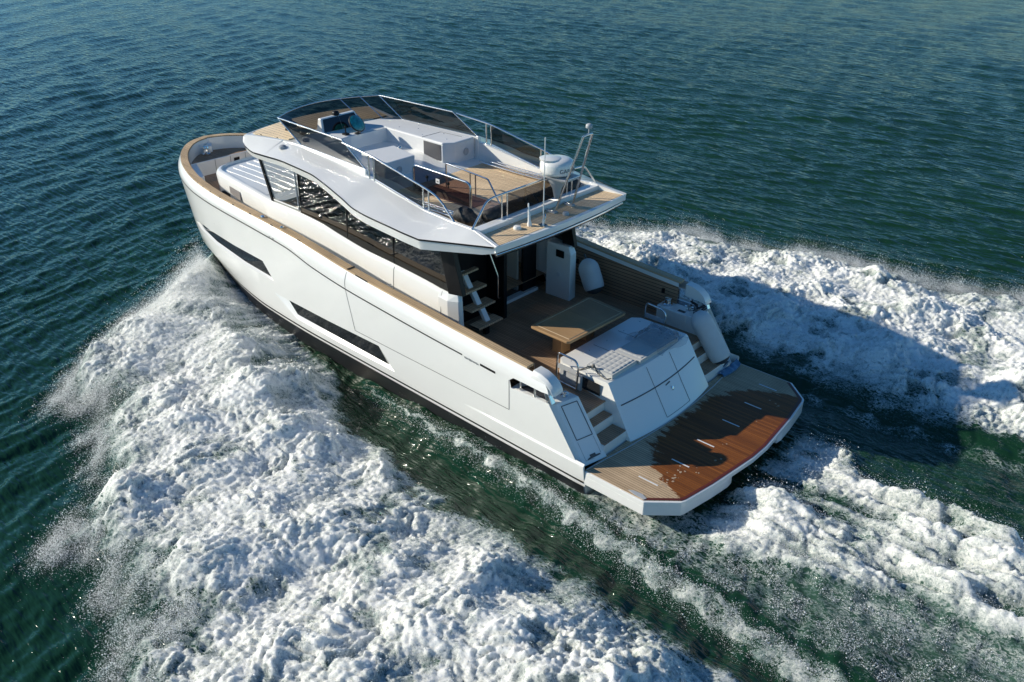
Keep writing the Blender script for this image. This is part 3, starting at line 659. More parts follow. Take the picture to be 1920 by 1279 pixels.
# aft rail
ar = fillet([(3.16, 1.745, 3.68), (3.17, 1.36, 4.11), (3.17, 1.1, 4.13), (3.17, -1.1, 4.13), (3.17, -1.36, 4.11), (3.16, -1.745, 3.68)], .15, 6)
arl = MB().tube(ar, .019, 10).build('aft_rail', steel, fly, smooth=50)
for yy in (.98, .84, -.84, -.98):
    m = MB(); m.tube([(3.17, yy, 3.66), (3.17, yy, 4.12)], .016, 8); m.build('rail_post', steel, arl, smooth=50)
m = MB(); m.poly([(3.17, .82, 3.70), (3.17, -.82, 3.70), (3.17, -.82, 4.10), (3.17, .82, 4.10)]); m.build('rail_pane', gl_wind, arl)
# glazed gate hoop and inner rail around the stair opening
hp = fillet([(5.70, .78, 3.55), (5.70, .78, 4.08), (4.12, .80, 4.06), (4.12, .80, 3.55)], .12, 6)
gt = MB().tube(hp, .024, 10).build('stair_gate', steel, fly, smooth=50)
m = MB(); m.poly([(5.68, .78, 3.60), (4.14, .80, 3.60), (4.14, .80, 4.04), (5.68, .78, 4.06)]); m.build('gate_pane', gl_gate, gt)
m = MB(); m.box(4.95, 5.05, .795, .801, 3.86, 3.95); m.build('notice_plate', principled('white_plate', (.75, .75, .75), .5), gt)
m = MB(); m.box(4.975, 5.025, .802, .804, 3.885, 3.915); m.build('notice_mark', ink2, gt)
for xx in (5.28, 4.7): 
    m = MB(); m.lathe([(0, 0), (.03, 0), (.03, .03), (0, .035)], (xx, .80, 3.93), (0, 1, 0), 10); m.tube([(xx, .81, 3.93), (xx, .81, 3.84)], .01, 6); m.build('gate_latch', black, gt)
ir = fillet([(5.39, .2, 3.55), (5.39, .2, 4.04), (4.25, .2, 3.97), (3.95, .2, 3.57)], .05, 4)
irl = MB().tube(ir, .017, 8).build('stair_rail', steel, fly, smooth=50)
for xx, zt_ in ((4.72, 4.0), (4.58, 3.99)):
    m = MB(); m.tube([(xx, .2, 3.55), (xx, .2, zt_)], .014, 8); m.build('rail_post', steel, irl)
m = MB(); m.box(4.15, 5.65, .22, .76, 3.551, 3.556); m.build('stair_hatch', teak('teak_hatch', (.27, .16, .11), (.16, .09, .06), pitch=.05), fly)

# ---------------------------------------------------------------- cabin glass and pillars
def gz(x): return float(kz(x))-.10
def gy(x, z): return 1.685
Xg = list(np.linspace(3.86, 8.35, 28))
def glass_strip(xs2, mat, name, xtop=None):
    rings = []
    for i, xx in enumerate(xs2):
        xt_ = xx if xtop is None else xtop[i]
        rings.append([(xx, 1.695, float(LOWZ(xx))-.02), (xt_, 1.655, gz(xt_)+.02)])
    out = []
    for s in (1, -1):
        m = MB(); m.loft([[(a[0], s*a[1], a[2]) for a in rg] for rg in rings], closed=False); out.append(m.build(name, mat, cab, smooth=60))
    return out
cuts = [3.75, 5.35, 6.75, 8.28]
for a, b in zip(cuts[:-1], cuts[1:]): glass_strip(list(np.linspace(a+.008, b-.008, 14)), gl_side, 'side_window')
glass_strip(list(np.linspace(8.29, 9.33, 10)), gl_front, 'quarter_window', list(np.linspace(8.29, 9.70, 10)))
for s in (1, -1):
    m = MB(); m.extr([(9.30, s*1.66, 2.68), (9.40, s*1.60, 2.68), (9.84, s*1.60, 3.80), (9.70, s*1.70, 3.80)], (-.07, 0, 0)); m.build('front_pillar', grey_gel, cab, bevel=.01)
    m = MB(); m.extr([(9.35, s*1.705, 2.70), (9.28, s*1.705, 2.70), (9.64, s*1.715, 3.80), (9.72, s*1.715, 3.80)], (0, -s*.03, 0)); m.build('pillar_trim', black, cab)
    for xc in (8.285, 6.75, 5.35):
        m = MB(); m.box(xc-.008, xc+.008, s*1.675-.012, s*1.675+.022, float(LOWZ(xc))-.02, gz(xc)+.03); m.build('window_seam', black, cab)
    # sash of the forward opening pane
    m = MB(); m.tube([(8.36, s*1.69, 2.74), (8.36, s*1.705, 3.70)], .02, 6); m.tube([(8.36, s*1.69, 2.74), (9.25, s*1.69, 2.74)], .018, 6); m.build('window_frame', grey_gel, cab)
    # aft black pillar and white wing at the end of the cabin side
    o_ = .03 if s > 0 else 0
    m = MB(); m.hexa([(3.80+o_, s*1.72, 2.24), (3.48+o_, s*1.66, 2.26), (3.48+o_, s*1.56, 2.26), (3.80+o_, s*1.56, 2.24)], [(4.06+o_, s*1.73, 3.36), (3.76+o_, s*1.70, 3.36), (3.76+o_, s*1.58, 3.36), (4.06+o_, s*1.58, 3.36)]); m.build('aft_pillar', black, cab, bevel=.01)
    m = MB()
    bot = [(4.05, s*1.78, 1.10), (3.72, s*1.78, 1.10), (3.46, s*1.62, 1.10), (3.42, s*1.37, 1.10), (4.05, s*1.345, 1.10)]
    mid = [(4.05, s*1.78, 2.14), (3.76, s*1.78, 2.12), (3.48, s*1.62, 2.14), (3.45, s*1.40, 2.14), (4.05, s*1.345, 2.14)]
    top = [(4.05, s*1.72, 2.27), (3.80, s*1.71, 2.25), (3.54, s*1.60, 2.28), (3.56, s*1.46, 2.29), (4.05, s*1.36, 2.31)]
    if s > 0:      # the stair side has the slimmer wing
        bot = [(4.05, 1.78, 1.10), (3.78, 1.78, 1.10), (3.56, 1.70, 1.10), (3.52, 1.60, 1.10), (4.05, 1.58, 1.10)]
        mid = [(4.05, 1.78, 2.14), (3.80, 1.78, 2.12), (3.58, 1.70, 2.14), (3.55, 1.62, 2.14), (4.05, 1.58, 2.14)]
        top = [(4.05, 1.72, 2.27), (3.84, 1.71, 2.25), (3.64, 1.66, 2.28), (3.66, 1.61, 2.29), (4.05, 1.58, 2.31)]
    m.loft([bot, mid, top]); wing = m.build('cabin_wing', gel, cab, bevel=.012)
m = MB(); m.box(3.60, 3.80, -1.372, -1.352, 2.05, 2.2); m.build('control_panel', black, cab)
m = MB(); m.lathe([(0, 0), (.05, 0), (.05, .01), (0, .012)], (3.72, -1.36, 1.66), (0, 1, 0), 16); m.build('wall_hatch', gel2, cab)
# windscreen of the saloon: two raked panes and a mullion
for s in (1, -1):
    m = MB(); m.poly([(9.38, s*1.60, 2.68), (9.66, s*.02, 2.68), (10.05, s*.02, 3.86), (9.80, s*1.62, 3.82)]); m.build('front_window', gl_front, cab)
m = MB(); m.tube([(9.66, 0, 2.68), (10.05, 0, 3.86)], .03, 6); m.build('window_mullion', black, cab)
m = MB(); m.box(9.2, 9.7, -1.6, 1.6, 2.60, 2.675); m.build('front_window_sill', gel, cab)

# aft bulkhead, doors, black cabinet
m = MB(); m.box(4.34, 4.40, .12, 1.36, 1.13, 3.4); m.box(4.34, 4.40, -1.36, -.95, 1.13, 3.4); m.box(4.34, 4.40, -.95, .12, 3.05, 3.4); m.build('aft_bulkhead', black, cab)
m = MB(); m.box(4.26, 4.42, -1.35, .12, 1.131, 1.20); m.build('door_sill', gel, cab, bevel=.008)
m = MB(); m.box(3.86, 4.335, .08, .17, 1.132, 3.3); m.build('folded_door', black, cab, bevel=.006)
m = MB(); m.tube(fillet([(4.02, .70, 3.30), (3.68, .53, 2.24), (3.68, .53, 1.78), (3.78, .36, 1.70)], .05, 4), .013, 8); m.build('stair_handrail', steel, cab, smooth=50)
stair_teak = teak('stair_teak', (.72, .52, .34), (.46, .32, .20))
# the flying staircase
st = MB()
for s_ in (1.02, .84): pass
for k in range(6):
    z = 1.41+.28*k; xa = 3.55+.228*k; y0, y1 = (1.20, .54) if k == 0 else (1.16, .50)
    m = MB(); m.box(xa, xa+.27, y1, y0, z-.045, z)
    t = m.build('stair_tread', stair_teak, cab, bevel=.008)
    z0 = z-.28 if k else 1.13
    if k < 5:
        m = MB(); m.extr([(xa+.10, .78, z), (xa+.20, .78, z), (xa+.36, .78, z+.235), (xa+.26, .78, z+.235)], (0, .12, 0)); m.build('stair_bracket', gel, t, bevel=.006)
m = MB(); m.box(3.95, 4.33, 1.24, 1.34, 1.13, 2.2); m.build('stair_wall', gel2, cab)
m = MB(); m.box(3.66, 3.74, .8, .9, 1.13, 1.365); m.build('stair_foot', black, cab)

# ---------------------------------------------------------------- aft sofa moulding, transom and stern steps
rings = []
for t in np.linspace(-1, 1, 25):
    bul = (1-t*t)
    xb = -.10-.13*bul; xt = .45-.10*bul; yb = 1.26*t; yt = 1.23*t
    rings.append([(xb, yb, .545), (xt, yt, 1.44), (xt+.03, yt*.995, 1.47), (1.50, yt*.97, 1.47)])
m = MB(); m.loft(rings, closed=False)
for s in (1, -1):
    m.add([(-.10, s*1.26, .545), (.45, s*1.23, 1.44), (.48, s*1.225, 1.47), (1.50, s*1.195, 1.47), (1.64, s*1.08, 1.47), (1.66, s*1.08, 1.12), (1.5, s*1.22, 1.12), (.55, s*1.27, 1.12), (.55, s*1.27, .545)], [tuple(range(9)) if s > 0 else tuple(range(8, -1, -1))])
m.add([(1.50, 1.195, 1.47), (1.64, 1.08, 1.47), (1.64, -1.08, 1.47), (1.50, -1.195, 1.47)], [(0, 1, 2, 3)])
m.add([(1.64, 1.08, 1.47), (1.66, 1.08, 1.12), (1.66, -1.08, 1.12), (1.64, -1.08, 1.47)], [(0, 1, 2, 3)])
sofa = m.build('transom_locker', gel, yacht, smooth=28)
def tp(t, w, o=.004):
    bul = 1-t*t; p = Vector((-.10-.13*bul, 1.26*t, .545)).lerp(Vector((.45-.10*bul, 1.23*t, 1.44)), w); return tuple(p+Vector((-.85, 0, .52))*o)
m = MB(); m.tube([tp(t, .62) for t in np.linspace(.93, -.93, 30)], .011, 6); m.build('transom_groove', seam_m, sofa)
m = MB()
for pts in ([tp(.22, w) for w in np.linspace(.08, .61, 8)], [tp(-.38, w) for w in np.linspace(.08, .61, 8)], [tp(t, .08) for t in np.linspace(.22, -.38, 8)], [tp(.22, w) for w in np.linspace(.63, .99, 4)], [tp(-.38, w) for w in np.linspace(.63, .99, 4)]): m.tube(pts, .004, 5)
m.build('transom_door_seam', seam_m, sofa)
m = MB(); c = Vector(tp(-.12, .46, .01)); m.lathe([(0, 0), (.03, 0), (.03, .012), (0, .015)], c, (-.85, 0, .52), 12); m.box(c.x-.02, c.x, c.y-.012, c.y+.012, c.z-.07, c.z); m.build('door_latch', steel, sofa)
m = MB(); c = Vector(tp(-.06, .56, .004)); m.poly([tp(-.01, .545, .005), tp(-.13, .56, .005), tp(-.12, .585, .005), tp(0, .565, .005)]); m.build('door_recess', seam_m, sofa)
for s in (1, -1):
    m = MB(); m.add([(.62, s*1.262, 1.40), (1.02, s*1.245, 1.40), (1.02, s*1.258, 1.18), (.60, s*1.272, 1.18)], [(0, 1, 2, 3)]); m.build('locker_window', gl_hull, sofa)
    m = MB(); m.box(1.12, 1.5, s*1.24-.01, s*1.24+.02, 1.14, 1.42); m.build('locker_drawer', grey_gel, sofa)
    m = MB(); m.tube(fillet([(1.06, s*1.34, 1.16), (1.03, s*1.34, 1.62), (1.10, s*1.34, 1.72), (1.46, s*1.34, 1.74), (1.50, s*1.34, 1.70), (1.52, s*1.34, 1.18), (1.06, s*1.34, 1.16)], .07, 4), .018, 8)
    hoop = m.build('grab_hoop', steel, sofa, smooth=50)
    m = MB(); m.box(1.06, 1.50, s*1.34-.008, s*1.34+.008, 1.44, 1.53); m.build('hoop_plate', grey_gel, hoop)
    m = MB(); m.box(1.0, 1.10, s*1.27-.02, s*1.27+.03, 1.13, 1.42); m.build('hoop_foot', grey_gel, hoop)
for yy in np.linspace(1.05, -1.05, 5):
    for xx in (.62, 1.42): m = MB(); m.lathe([(0, 0), (.012, 0), (.006, .006), (0, .007)], (xx, yy, 1.47), n=8); m.build('snap_button', steel, sofa)
for yy in (.3, -.45): m = MB(); m.tube([(1.5, yy, 1.472), (.46, yy, 1.472)], .004, 5); m.build('sunpad_seam', seam_m, sofa)
# stern steps, port and starboard
for s in (1, -1):
    m = MB(); m.box(.0, .56, s*1.57-.32, s*1.57+.32, .50, .735); m.box(.30, .56, s*1.57-.318, s*1.57+.318, .735, .925); m.box(.50, .60, s*1.57-.316, s*1.57+.316, .9, 1.115)
    ss = m.build('stern_steps', gel, yacht, bevel=.006)
    for (xa, xb, z) in ((.0, .295, .737), (.305, .498, .927)):
        m = MB(); m.box(xa+.01, xb, s*1.57-.30, s*1.57+.30, z-.004, z+.014); m.build('step_tread', teak_cock, ss)
    m = MB(); m.box(.49, .58, s*1.57-.33, s*1.57+.33, 1.105, 1.131); m.build('step_edge', teak_cock, ss)

# ---------------------------------------------------------------- bathing platform
def platform_outline(inset_=0):
    half = [(-.035, 2.45), (-1.20, 2.45), (-1.64, 2.06), (-1.67, 1.98), (-1.77, 1.35), (-1.83, .75), (-1.88, .25)]
    half = [(x+inset_*(1 if x < -.1 else 0), y-inset_) for x, y in half]
    return half+[(x, -y) for x, y in reversed(half)]
o = platform_outline()
m = MB(); m.prism(o, .455, .545); plat = m.build('swim_platform', gel, yacht, bevel=.01)
for s in (1, -1):
    half = [(-.035, s*2.447), (-1.198, s*2.447), (-1.638, s*2.058), (-1.667, s*1.978), (-1.767, s*1.345), (-1.812, s*.92), (-1.80, s*.78), (-1.3, s*.60), (-.035, s*.60)]
    m = MB(); m.hexa([(x, y, .285) for x, y in half], [(x, y, .456) for x, y in half])
    m.build('platform_skirt', gel, plat, bevel=.008)
MB().prism(platform_outline(.03), .545, .553).build('platform_teak', teak_plat, plat)
m = MB(); i0 = platform_outline(.03)
for a, b in zip(i0[1:], i0[2:-1]): 
    m.add([(a[0], a[1], .5545), (b[0], b[1], .5545), (b[0]+.05, b[1]*.985, .5545), (a[0]+.05, a[1]*.985, .5545)], [(0, 1, 2, 3)])
m.build('platform_border', principled('wet_teak_border', (.11, .022, .010), .4, vary=.3, vscale=12), plat)
m = MB(); m.tube([(-.03, 2.40, .555), (-.17, 1.3, .555), (-.22, .6, .555), (-.235, 0, .555), (-.22, -.6, .555), (-.17, -1.3, .555), (-.03, -2.40, .555)], .010, 6); m.build('platform_joint', grey_gel, plat)
for yy in (1.96, 1.20, .42, -.42, -1.20, -1.97):
    m = MB(); m.box(-1.13-.1*(abs(yy) < 1.5), -.76-.13*(abs(yy) < 1.5), yy-.013, yy+.013, .552, .557); m.build('chock_slot', gel2, plat, bevel=.003)
m = MB(); m.add([(-.62, 2.41, .557), (-1.15, 2.41, .557), (-1.15, 2.39, .557), (-1.0, 2.33, .557), (-.62, 2.36, .557)], [(0, 1, 2, 3, 4)]); m.v = [(x-.0, y, z) for x, y, z in m.v]
m = MB()
pts = [(-.98, 2.40), (-1.17, 2.41), (-1.19, 2.36), (-1.08, 2.31), (-.92, 2.33), (-.85, 2.37)]
m.prism([(x, y) for x, y in pts], .553, .562); m.build('platform_cleat', grey_gel, plat)
# salt and water spots dried on the platform
rnd = random.Random(3); m = MB()
for cx, cy_, n_, sx, sy in ((-1.18, 1.72, 26, .12, .42), (-1.35, 1.2, 3, .1, .1), (-1.45, .55, 5, .15, .5), (-1.4, -1.3, 6, .2, .4)):
    for k in range(n_):
        x, y = cx+rnd.gauss(0, sx*.5), cy_+rnd.gauss(0, sy*.5); rr = rnd.uniform(.008, .03)
        if x < -1.6: continue
        m.poly([(x+rr*rnd.uniform(.5, 1.2)*math.cos(a), y+rr*rnd.uniform(.5, 1.2)*math.sin(a), .5555+k*1e-5) for a in np.linspace(0, 6.28, 10)[:-1]])
m.build('salt_spot', principled('salt_stain', (.42, .31, .21), .7), plat)

# ---------------------------------------------------------------- radar mast, antennas
m = MB()
for yb, yt in ((-.09, -.22), (-.60, -.47)):
    m.tube(fillet([(3.2, yb, 3.60), (2.83, yb, 3.60), (2.35, yt, 5.07)], .10, 5), .022, 10)
m.tube([(2.35, -.22, 5.07), (2.33, -.345, 5.09), (2.35, -.47, 5.07)], .020, 10)
def my(t): return (lerp(2.83, 2.35, t), lerp(-.09, -.22, t), lerp(3.6, 5.07, t)), (lerp(2.83, 2.35, t), lerp(-.60, -.47, t), lerp(3.6, 5.07, t))
for t in (.43,): a, b = my(t); m.tube([a, b], .014, 8)
a, b = my(.16); m.tube([(3.2, -.09, 3.62), (2.98, -.1, 3.8), a], .010, 6)
mast = m.build('radar_mast', steel, fly, smooth=50)
m = MB(); m.box(2.34, 2.64, -.30, -.24, 3.5, 3.58) if False else None
for y in (-.09, -.60):
    m = MB(); m.box(2.80, 3.0, y-.05, y+.05, 3.575, 3.61); m.build('mast_foot', grey_gel, mast, bevel=.008)
m = MB(); a, b = my(.43); m.hexa([(2.64, -.12, 4.18), (2.64, -.58, 4.18), (3.25, -.58, 4.18), (3.25, -.12, 4.18)], [(2.64, -.12, 4.21), (2.64, -.58, 4.21), (3.3, -.62, 4.21), (3.3, -.08, 4.21)])
m.loft([[(3.02+.2*math.cos(t)*k, -.36+.2*math.sin(t)*k, z) for t in np.linspace(0, 6.283, 13)[:-1]] for k, z in ((.25, 3.75), (.45, 3.95), (1.1, 4.18))])
m.build('radar_bracket', grey_gel, mast, smooth=40)
m = MB(); m.lathe([(0, 4.235), (.27, 4.235), (.315, 4.27), (.322, 4.32), (.318, 4.42), (.30, 4.47), (.25, 4.505), (.17, 4.525), (0, 4.532)], (3.03, -.36, 0), n=48)
rad = m.build('radar_dome', gel, mast, smooth=50)
m = MB(); m.lathe([(.0, 4.50), (.19, 4.50), (.20, 4.53), (.16, 4.545), (0, 4.55)], (3.10, -.24, 0), n=32); m.build('dome_cap', gel, rad, smooth=50)
def bend(co):
    th = math.radians(173)+co.x/.323        # text wrapped round the dome's aft side
    return Vector((3.03+.3245*math.cos(th), -.36+.3245*math.sin(th), 4.315+co.y))
text_mesh('lettering', 'GARMIN', .105, ink, bend, rad)
m = MB(); m.lathe([(0, 0), (.055, 0), (.06, .01), (.06, .035), (.055, .06), (.03, .075), (0, .078)], (2.33, -.345, 5.2), n=18); m.tube([(2.33, -.345, 5.08), (2.33, -.345, 5.21)], .010, 8); m.build('anchor_light', grey_gel, mast, smooth=50)
m = MB(); m.tube([(2.56, .56, 3.58), (2.56, .56, 3.70)], .02, 8); m.tube([(2.56, .56, 3.70), (2.54, .58, 5.18)], .009, 6); ant = m.build('whip_antenna', gel, fly)
m = MB(); m.box(2.50, 2.64, .50, .60, 3.575, 3.60); m.tube([(2.56, .56, 3.6), (2.56, .50, 3.74), (2.60, .46, 3.76)], .014, 8); m.build('antenna_base', steel, ant)
m = MB(); m.lathe([(0, 0), (.045, 0), (.045, .05), (.028, .09), (.02, .25), (.012, .42), (0, .43)], (2.74, .72, 3.575), (0.06, .02, 1), 14); m.build('stub_antenna', gel, fly, smooth=50)
m = MB(); m.lathe([(0, 0), (.07, 0), (.075, .03), (.06, .06), (0, .07)], (2.80, .98, 3.575), n=18); m.build('satellite_antenna', gel, fly, smooth=50)
m = MB(); m.lathe([(0, 0), (.06, 0), (.065, .03), (.05, .06), (0, .07)], (2.62, -.15, 3.575), n=18); m.build('deck_light', grey_gel, fly, smooth=50)

# ================================================================== loose things
# folded awnings (bundles of steel tubes, ends wrapped in black canvas)
def awning(s):
    y = s*1.36
    t = thing('folded_awning', 'folded steel awning tubes along the sunny near-side flybridge rail, ending in a black canvas bag' if s > 0 else 'folded steel awning tubes along the far coaming of the flybridge, behind the radar dome', 'awning frame', (4.6, y, 3.56), 'folded awning frames')
    for k, (dy, dz) in enumerate(((0, .04), (.07, .06), (-.07, .05), (.03, .11), (-.04, .12))):
        m = MB(); m.tube([(6.0-.25*k*.5, y+dy, 3.56+dz), (4.9, y+dy, 3.56+dz-.01), (3.75, y+dy*.6, 3.56+dz)], .014, 8); m.build('tube', steel, t, smooth=50)
    rnd = random.Random(5+s); rings = []
    for k in range(14):
        f_ = k/13; x = lerp(3.95, 3.36, f_); R = .045+.11*math.sin(math.pi*min(1, f_*1.15+.05))**.6
        rings.append([(x+rnd.uniform(-.012, .012), y-s*.05*f_+R*rnd.uniform(.82, 1.15)*math.cos(a), 3.67+.02*math.sin(6*f_)+R*rnd.uniform(.82, 1.12)*math.sin(a)) for a in np.linspace(0, 6.283, 15)[:-1]])
    MB().loft(rings).build('canvas_bag', canvas, t, smooth=50)
awning(1); awning(-1)
rnd = random.Random(9); rings = []
for k in range(60):
    f_ = k/59; y = lerp(1.18, -1.5, f_); R = .125+.012*math.sin(9*f_)
    if f_ < .03 or f_ > .97: R *= .6
    rings.append([(3.42+R*rnd.uniform(.93, 1.06)*math.cos(a), y+rnd.uniform(-.008, .008), 3.675+R*rnd.uniform(.93, 1.06)*math.sin(a)) for a in np.linspace(0, 6.283, 17)[:-1]])
tag(MB().loft(rings).build('canvas_roll', canvas, None, smooth=60), 'long black canvas roll lying across the aft end of the flybridge behind the rail pane', 'awning cover')

# dining table
tb = thing('dining_table', 'varnished wooden dining table on a single pedestal in the aft cockpit', 'table', (2.0, .1, 1.13))
top = [(2.49, .92), (2.45, .96), (1.60, .98), (1.55, .93), (1.50, -.66), (1.55, -.71), (2.42, -.78), (2.47, -.73)]
tt = MB().prism(top, 1.715, 1.765).build('tabletop', table_w, tb, bevel=.012)
fr_ = MB()
inn = [(2.42, .86), (1.62, .88), (1.57, -.62), (2.40, -.68)]
for a, b in zip(inn, inn[1:]+inn[:1]): fr_.tube([(a[0], a[1], 1.766), (b[0], b[1], 1.766)], .006, 6)
fr_.build('table_inlay', principled('pale_inlay', (.48, .36, .22), .5), tt)
m = MB(); m.box(2.08, 2.30, .24, .52, 1.13, 1.715); m.build('pedestal', table_w, tb, bevel=.01)
m = MB(); m.box(2.08, 2.30, -.50, -.22, 1.13, 1.715); m.build('pedestal', table_w, tb, bevel=.01)

# tufted cushions on the sunpad
def cushion(x0, x1, y0, y1, rows, cols, label, skew, tuft):
    nx, ny = cols*8+1, rows*8+1; V = []; F = []
    for i in range(nx):
        for j in range(ny):
            a, b = i/(nx-1), j/(ny-1)
            pil = (abs(math.sin(math.pi*a*cols))*abs(math.sin(math.pi*b*rows)))**.4
            edge = min(1, min(a, 1-a)*14, min(b, 1-b)*14)**.5
            V.append((lerp(x0, x1, a)+skew*b, lerp(y0, y1, b)-.1*a*0, 1.475+.085*edge+tuft*pil*edge))
    for i in range(nx-1):
        for j in range(ny-1): k = i*ny+j; F.append((k, k+1, k+ny+1, k+ny))
    m = MB(); m.add(V, F)
    bl = [(x0, y0), (x1, y0), (x1+skew, y1), (x0+skew, y1)]
    m.hexa([(a, b, 1.471) for a, b in bl], [(a, b, 1.556) for a, b in bl])
    return tag(m.build('cushion', cushion_m, None, smooth=50), label, 'cushion', 'sunpad cushions')
cushion(.50, 1.05, .36, 1.08, 6, 5, 'square tufted grey cushion in the sun on the white transom sunpad', .0, .010)
cushion(.44, .99, -.86, .34, 8, 5, 'longer smooth grey cushion in the shade under a crumpled clear plastic sheet', .0, .004)
# crumpled plastic film over the far end of the shaded cushion
rnd = random.Random(11); n1, n2 = 26, 30; V = []; F = []
ph = [(rnd.uniform(2, 9), rnd.uniform(2, 9), rnd.uniform(0, 6.28)) for _ in range(7)]
for i in range(n1):
    for j in range(n2):
        a, b = i/(n1-1), j/(n2-1); x = lerp(.30, 1.18, a)+.06*math.sin(7*b); y = lerp(-.20, -1.12, b)+.05*math.sin(5*a+1)
        base = 1.60 if (.42 < x < 1.0 and y > -.87) else 1.485
        edge = min(1, 5*min(a, 1-a, b, 1-b)+.25)
        h = sum(abs(math.sin(p*a*3+q*b*3+c)) for p, q, c in ph)/7
        V.append((x, y, base+.10*h*edge))
for i in range(n1-1):
    for j in range(n2-1): k = i*n2+j; F.append((k, k+1, k+n2+1, k+n2))
m = MB(); m.add(V, F); tag(m.build('plastic_sheet', film, None, smooth=80), 'crumpled clear plastic sheet draped over the far end of the sunpad cushion', 'plastic sheet')
# line tied from the grab hoop to the cushion
m = MB(); m.tube(curve3([(1.10, 1.32, 1.50), (.92, 1.16, 1.60), (.86, 1.10, 1.585), (.76, 1.14, 1.52), (.58, 1.16, 1.49), (.50, 1.10, 1.50)], 30), .012, 6)
m.tube(curve3([(.88, 1.12, 1.59), (1.0, 1.25, 1.54), (1.12, 1.32, 1.50)], 10), .007, 6); m.lathe([(0, 0), (.03, .005), (.035, .03), (.02, .06), (0, .065)], (.88, 1.12, 1.575), n=10)
tag(m.build('rope', rope_m, None, smooth=50), 'short grey rope tied to the steel hoop and led to the tufted cushion', 'rope')
# fenders
def fender(a, b, R, label):
    a, b = Vector(a), Vector(b); ax = (b-a); Ln = ax.length; t = thing('fender', label, 'fender', tuple(b), 'large white fenders')
    prof = [(.03, 0), (.09, .02), (R*.75, .08), (R*.96, .16), (R, .26)]+[(R*(1+.01*math.sin(k*2)), .26+(Ln-.5)*k/6) for k in range(1, 7)]+[(R*.97, Ln-.16), (R*.9, Ln-.11)]
    m = MB(); m.lathe(prof, a, ax, 28); bd = m.build('cover', fender_m, t, smooth=60)
    m = MB(); m.lathe([(R*.88, Ln-.115), (R*.7, Ln-.06), (R*.35, Ln-.015), (0, Ln)], a, ax, 24); m.build('end_cap', fender_end, t, smooth=60)
    m = MB(); m.tube([tuple(a-ax.normalized()*.10), tuple(a+ax.normalized()*.03)], .02, 8); m.build('eye', fender_end, t)
    return t
fender((3.36, -1.80, 1.98), (2.98, -1.72, 1.32), .22, 'white fender leaning in the shade between the cabin wing and the teak bulwark')
fender((.66, -1.83, 1.66), (.00, -1.93, .72), .21, 'white fender hanging over the starboard stern steps above a blue tarp')
# blue tarp and wrapping film below the hanging fender
rings = []
rnd = random.Random(2)
for k in range(17):
    f_ = k/16; y = lerp(-1.72, -2.34, f_); zz = .562+.035*abs(math.sin(11*f_))+.02*rnd.random()
    rings.append([(-.14-.04*math.sin(3*f_), y, .556), (-.15-.04*math.sin(3*f_), y, zz), (-.11+.02*math.sin(9*f_), y, zz+.03), (-.05, y, zz+.05*f_+.02), (.0, y, .585)])
tag(MB().loft(rings, closed=False).build('tarp', blue_tarp, None, smooth=60), 'small blue tarp bunched at the foot of the starboard quarter beside the platform', 'tarp')
# tangled dark mooring line on the starboard pod
m = MB(); pts = []
rnd = random.Random(8)
for k in range(9): pts.append((.82+rnd.uniform(-.16, .22), -2.12+rnd.uniform(-.2, .2), 1.53+rnd.uniform(0, .12)))
m.tube(curve3([(.70, -1.80, 1.62), (.78, -1.95, 1.56)]+pts+[(.72, -2.3, 1.53)], 90), .014, 6)
tag(m.build('mooring_line', rope_d, None, smooth=50), 'tangled dark mooring line heaped on the starboard quarter pod', 'rope')

# ================================================================== SEA, WAKE AND SPRAY
def hash2(ix, iy, seed):
    h = (ix.astype(np.int64)*374761393+iy.astype(np.int64)*668265263+seed*1442695041) & 0xffffffff
    h = ((h ^ (h >> 13))*1274126177) & 0xffffffff
    h = ((h ^ (h >> 16))*2246822519) & 0xffffffff
    return ((h ^ (h >> 15)) & 0xffffff)/float(0x1000000)
def perlin(x, y, seed=0):
    x0 = np.floor(x); y0 = np.floor(y); fx = x-x0; fy = y-y0
    ux = fx*fx*fx*(fx*(fx*6-15)+10); uy = fy*fy*fy*(fy*(fy*6-15)+10)
    def g(dx, dy):
        a = hash2(x0+dx, y0+dy, seed)*2*np.pi
        return np.cos(a)*(fx-dx)+np.sin(a)*(fy-dy)
    a = g(0, 0)*(1-ux)+g(1, 0)*ux; b = g(0, 1)*(1-ux)+g(1, 1)*ux
    return (a*(1-uy)+b*uy)*1.4
def worley(x, y, seed=0):
    x0 = np.floor(x); y0 = np.floor(y); best = np.full(np.shape(x), 9.0)
    for dx in (-1, 0, 1):
        for dy in (-1, 0, 1):
            cx = x0+dx; cy_ = y0+dy
            px = cx+hash2(cx, cy_, seed); py = cy_+hash2(cx, cy_, seed+77)
            best = np.minimum(best, (px-x)**2+(py-y)**2)
    return np.sqrt(best)
def fbm(x, y, seed, octs, gain=.5, fn=perlin):
    s = 0; a = 1; f = 1
    for k in range(octs): s = s+a*fn(x*f, y*f, seed+k*13); a *= gain; f *= 2.03
    return s
def sstep(a, b, x): t = np.clip((x-a)/(b-a), 0, 1); return t*t*(3-2*t)

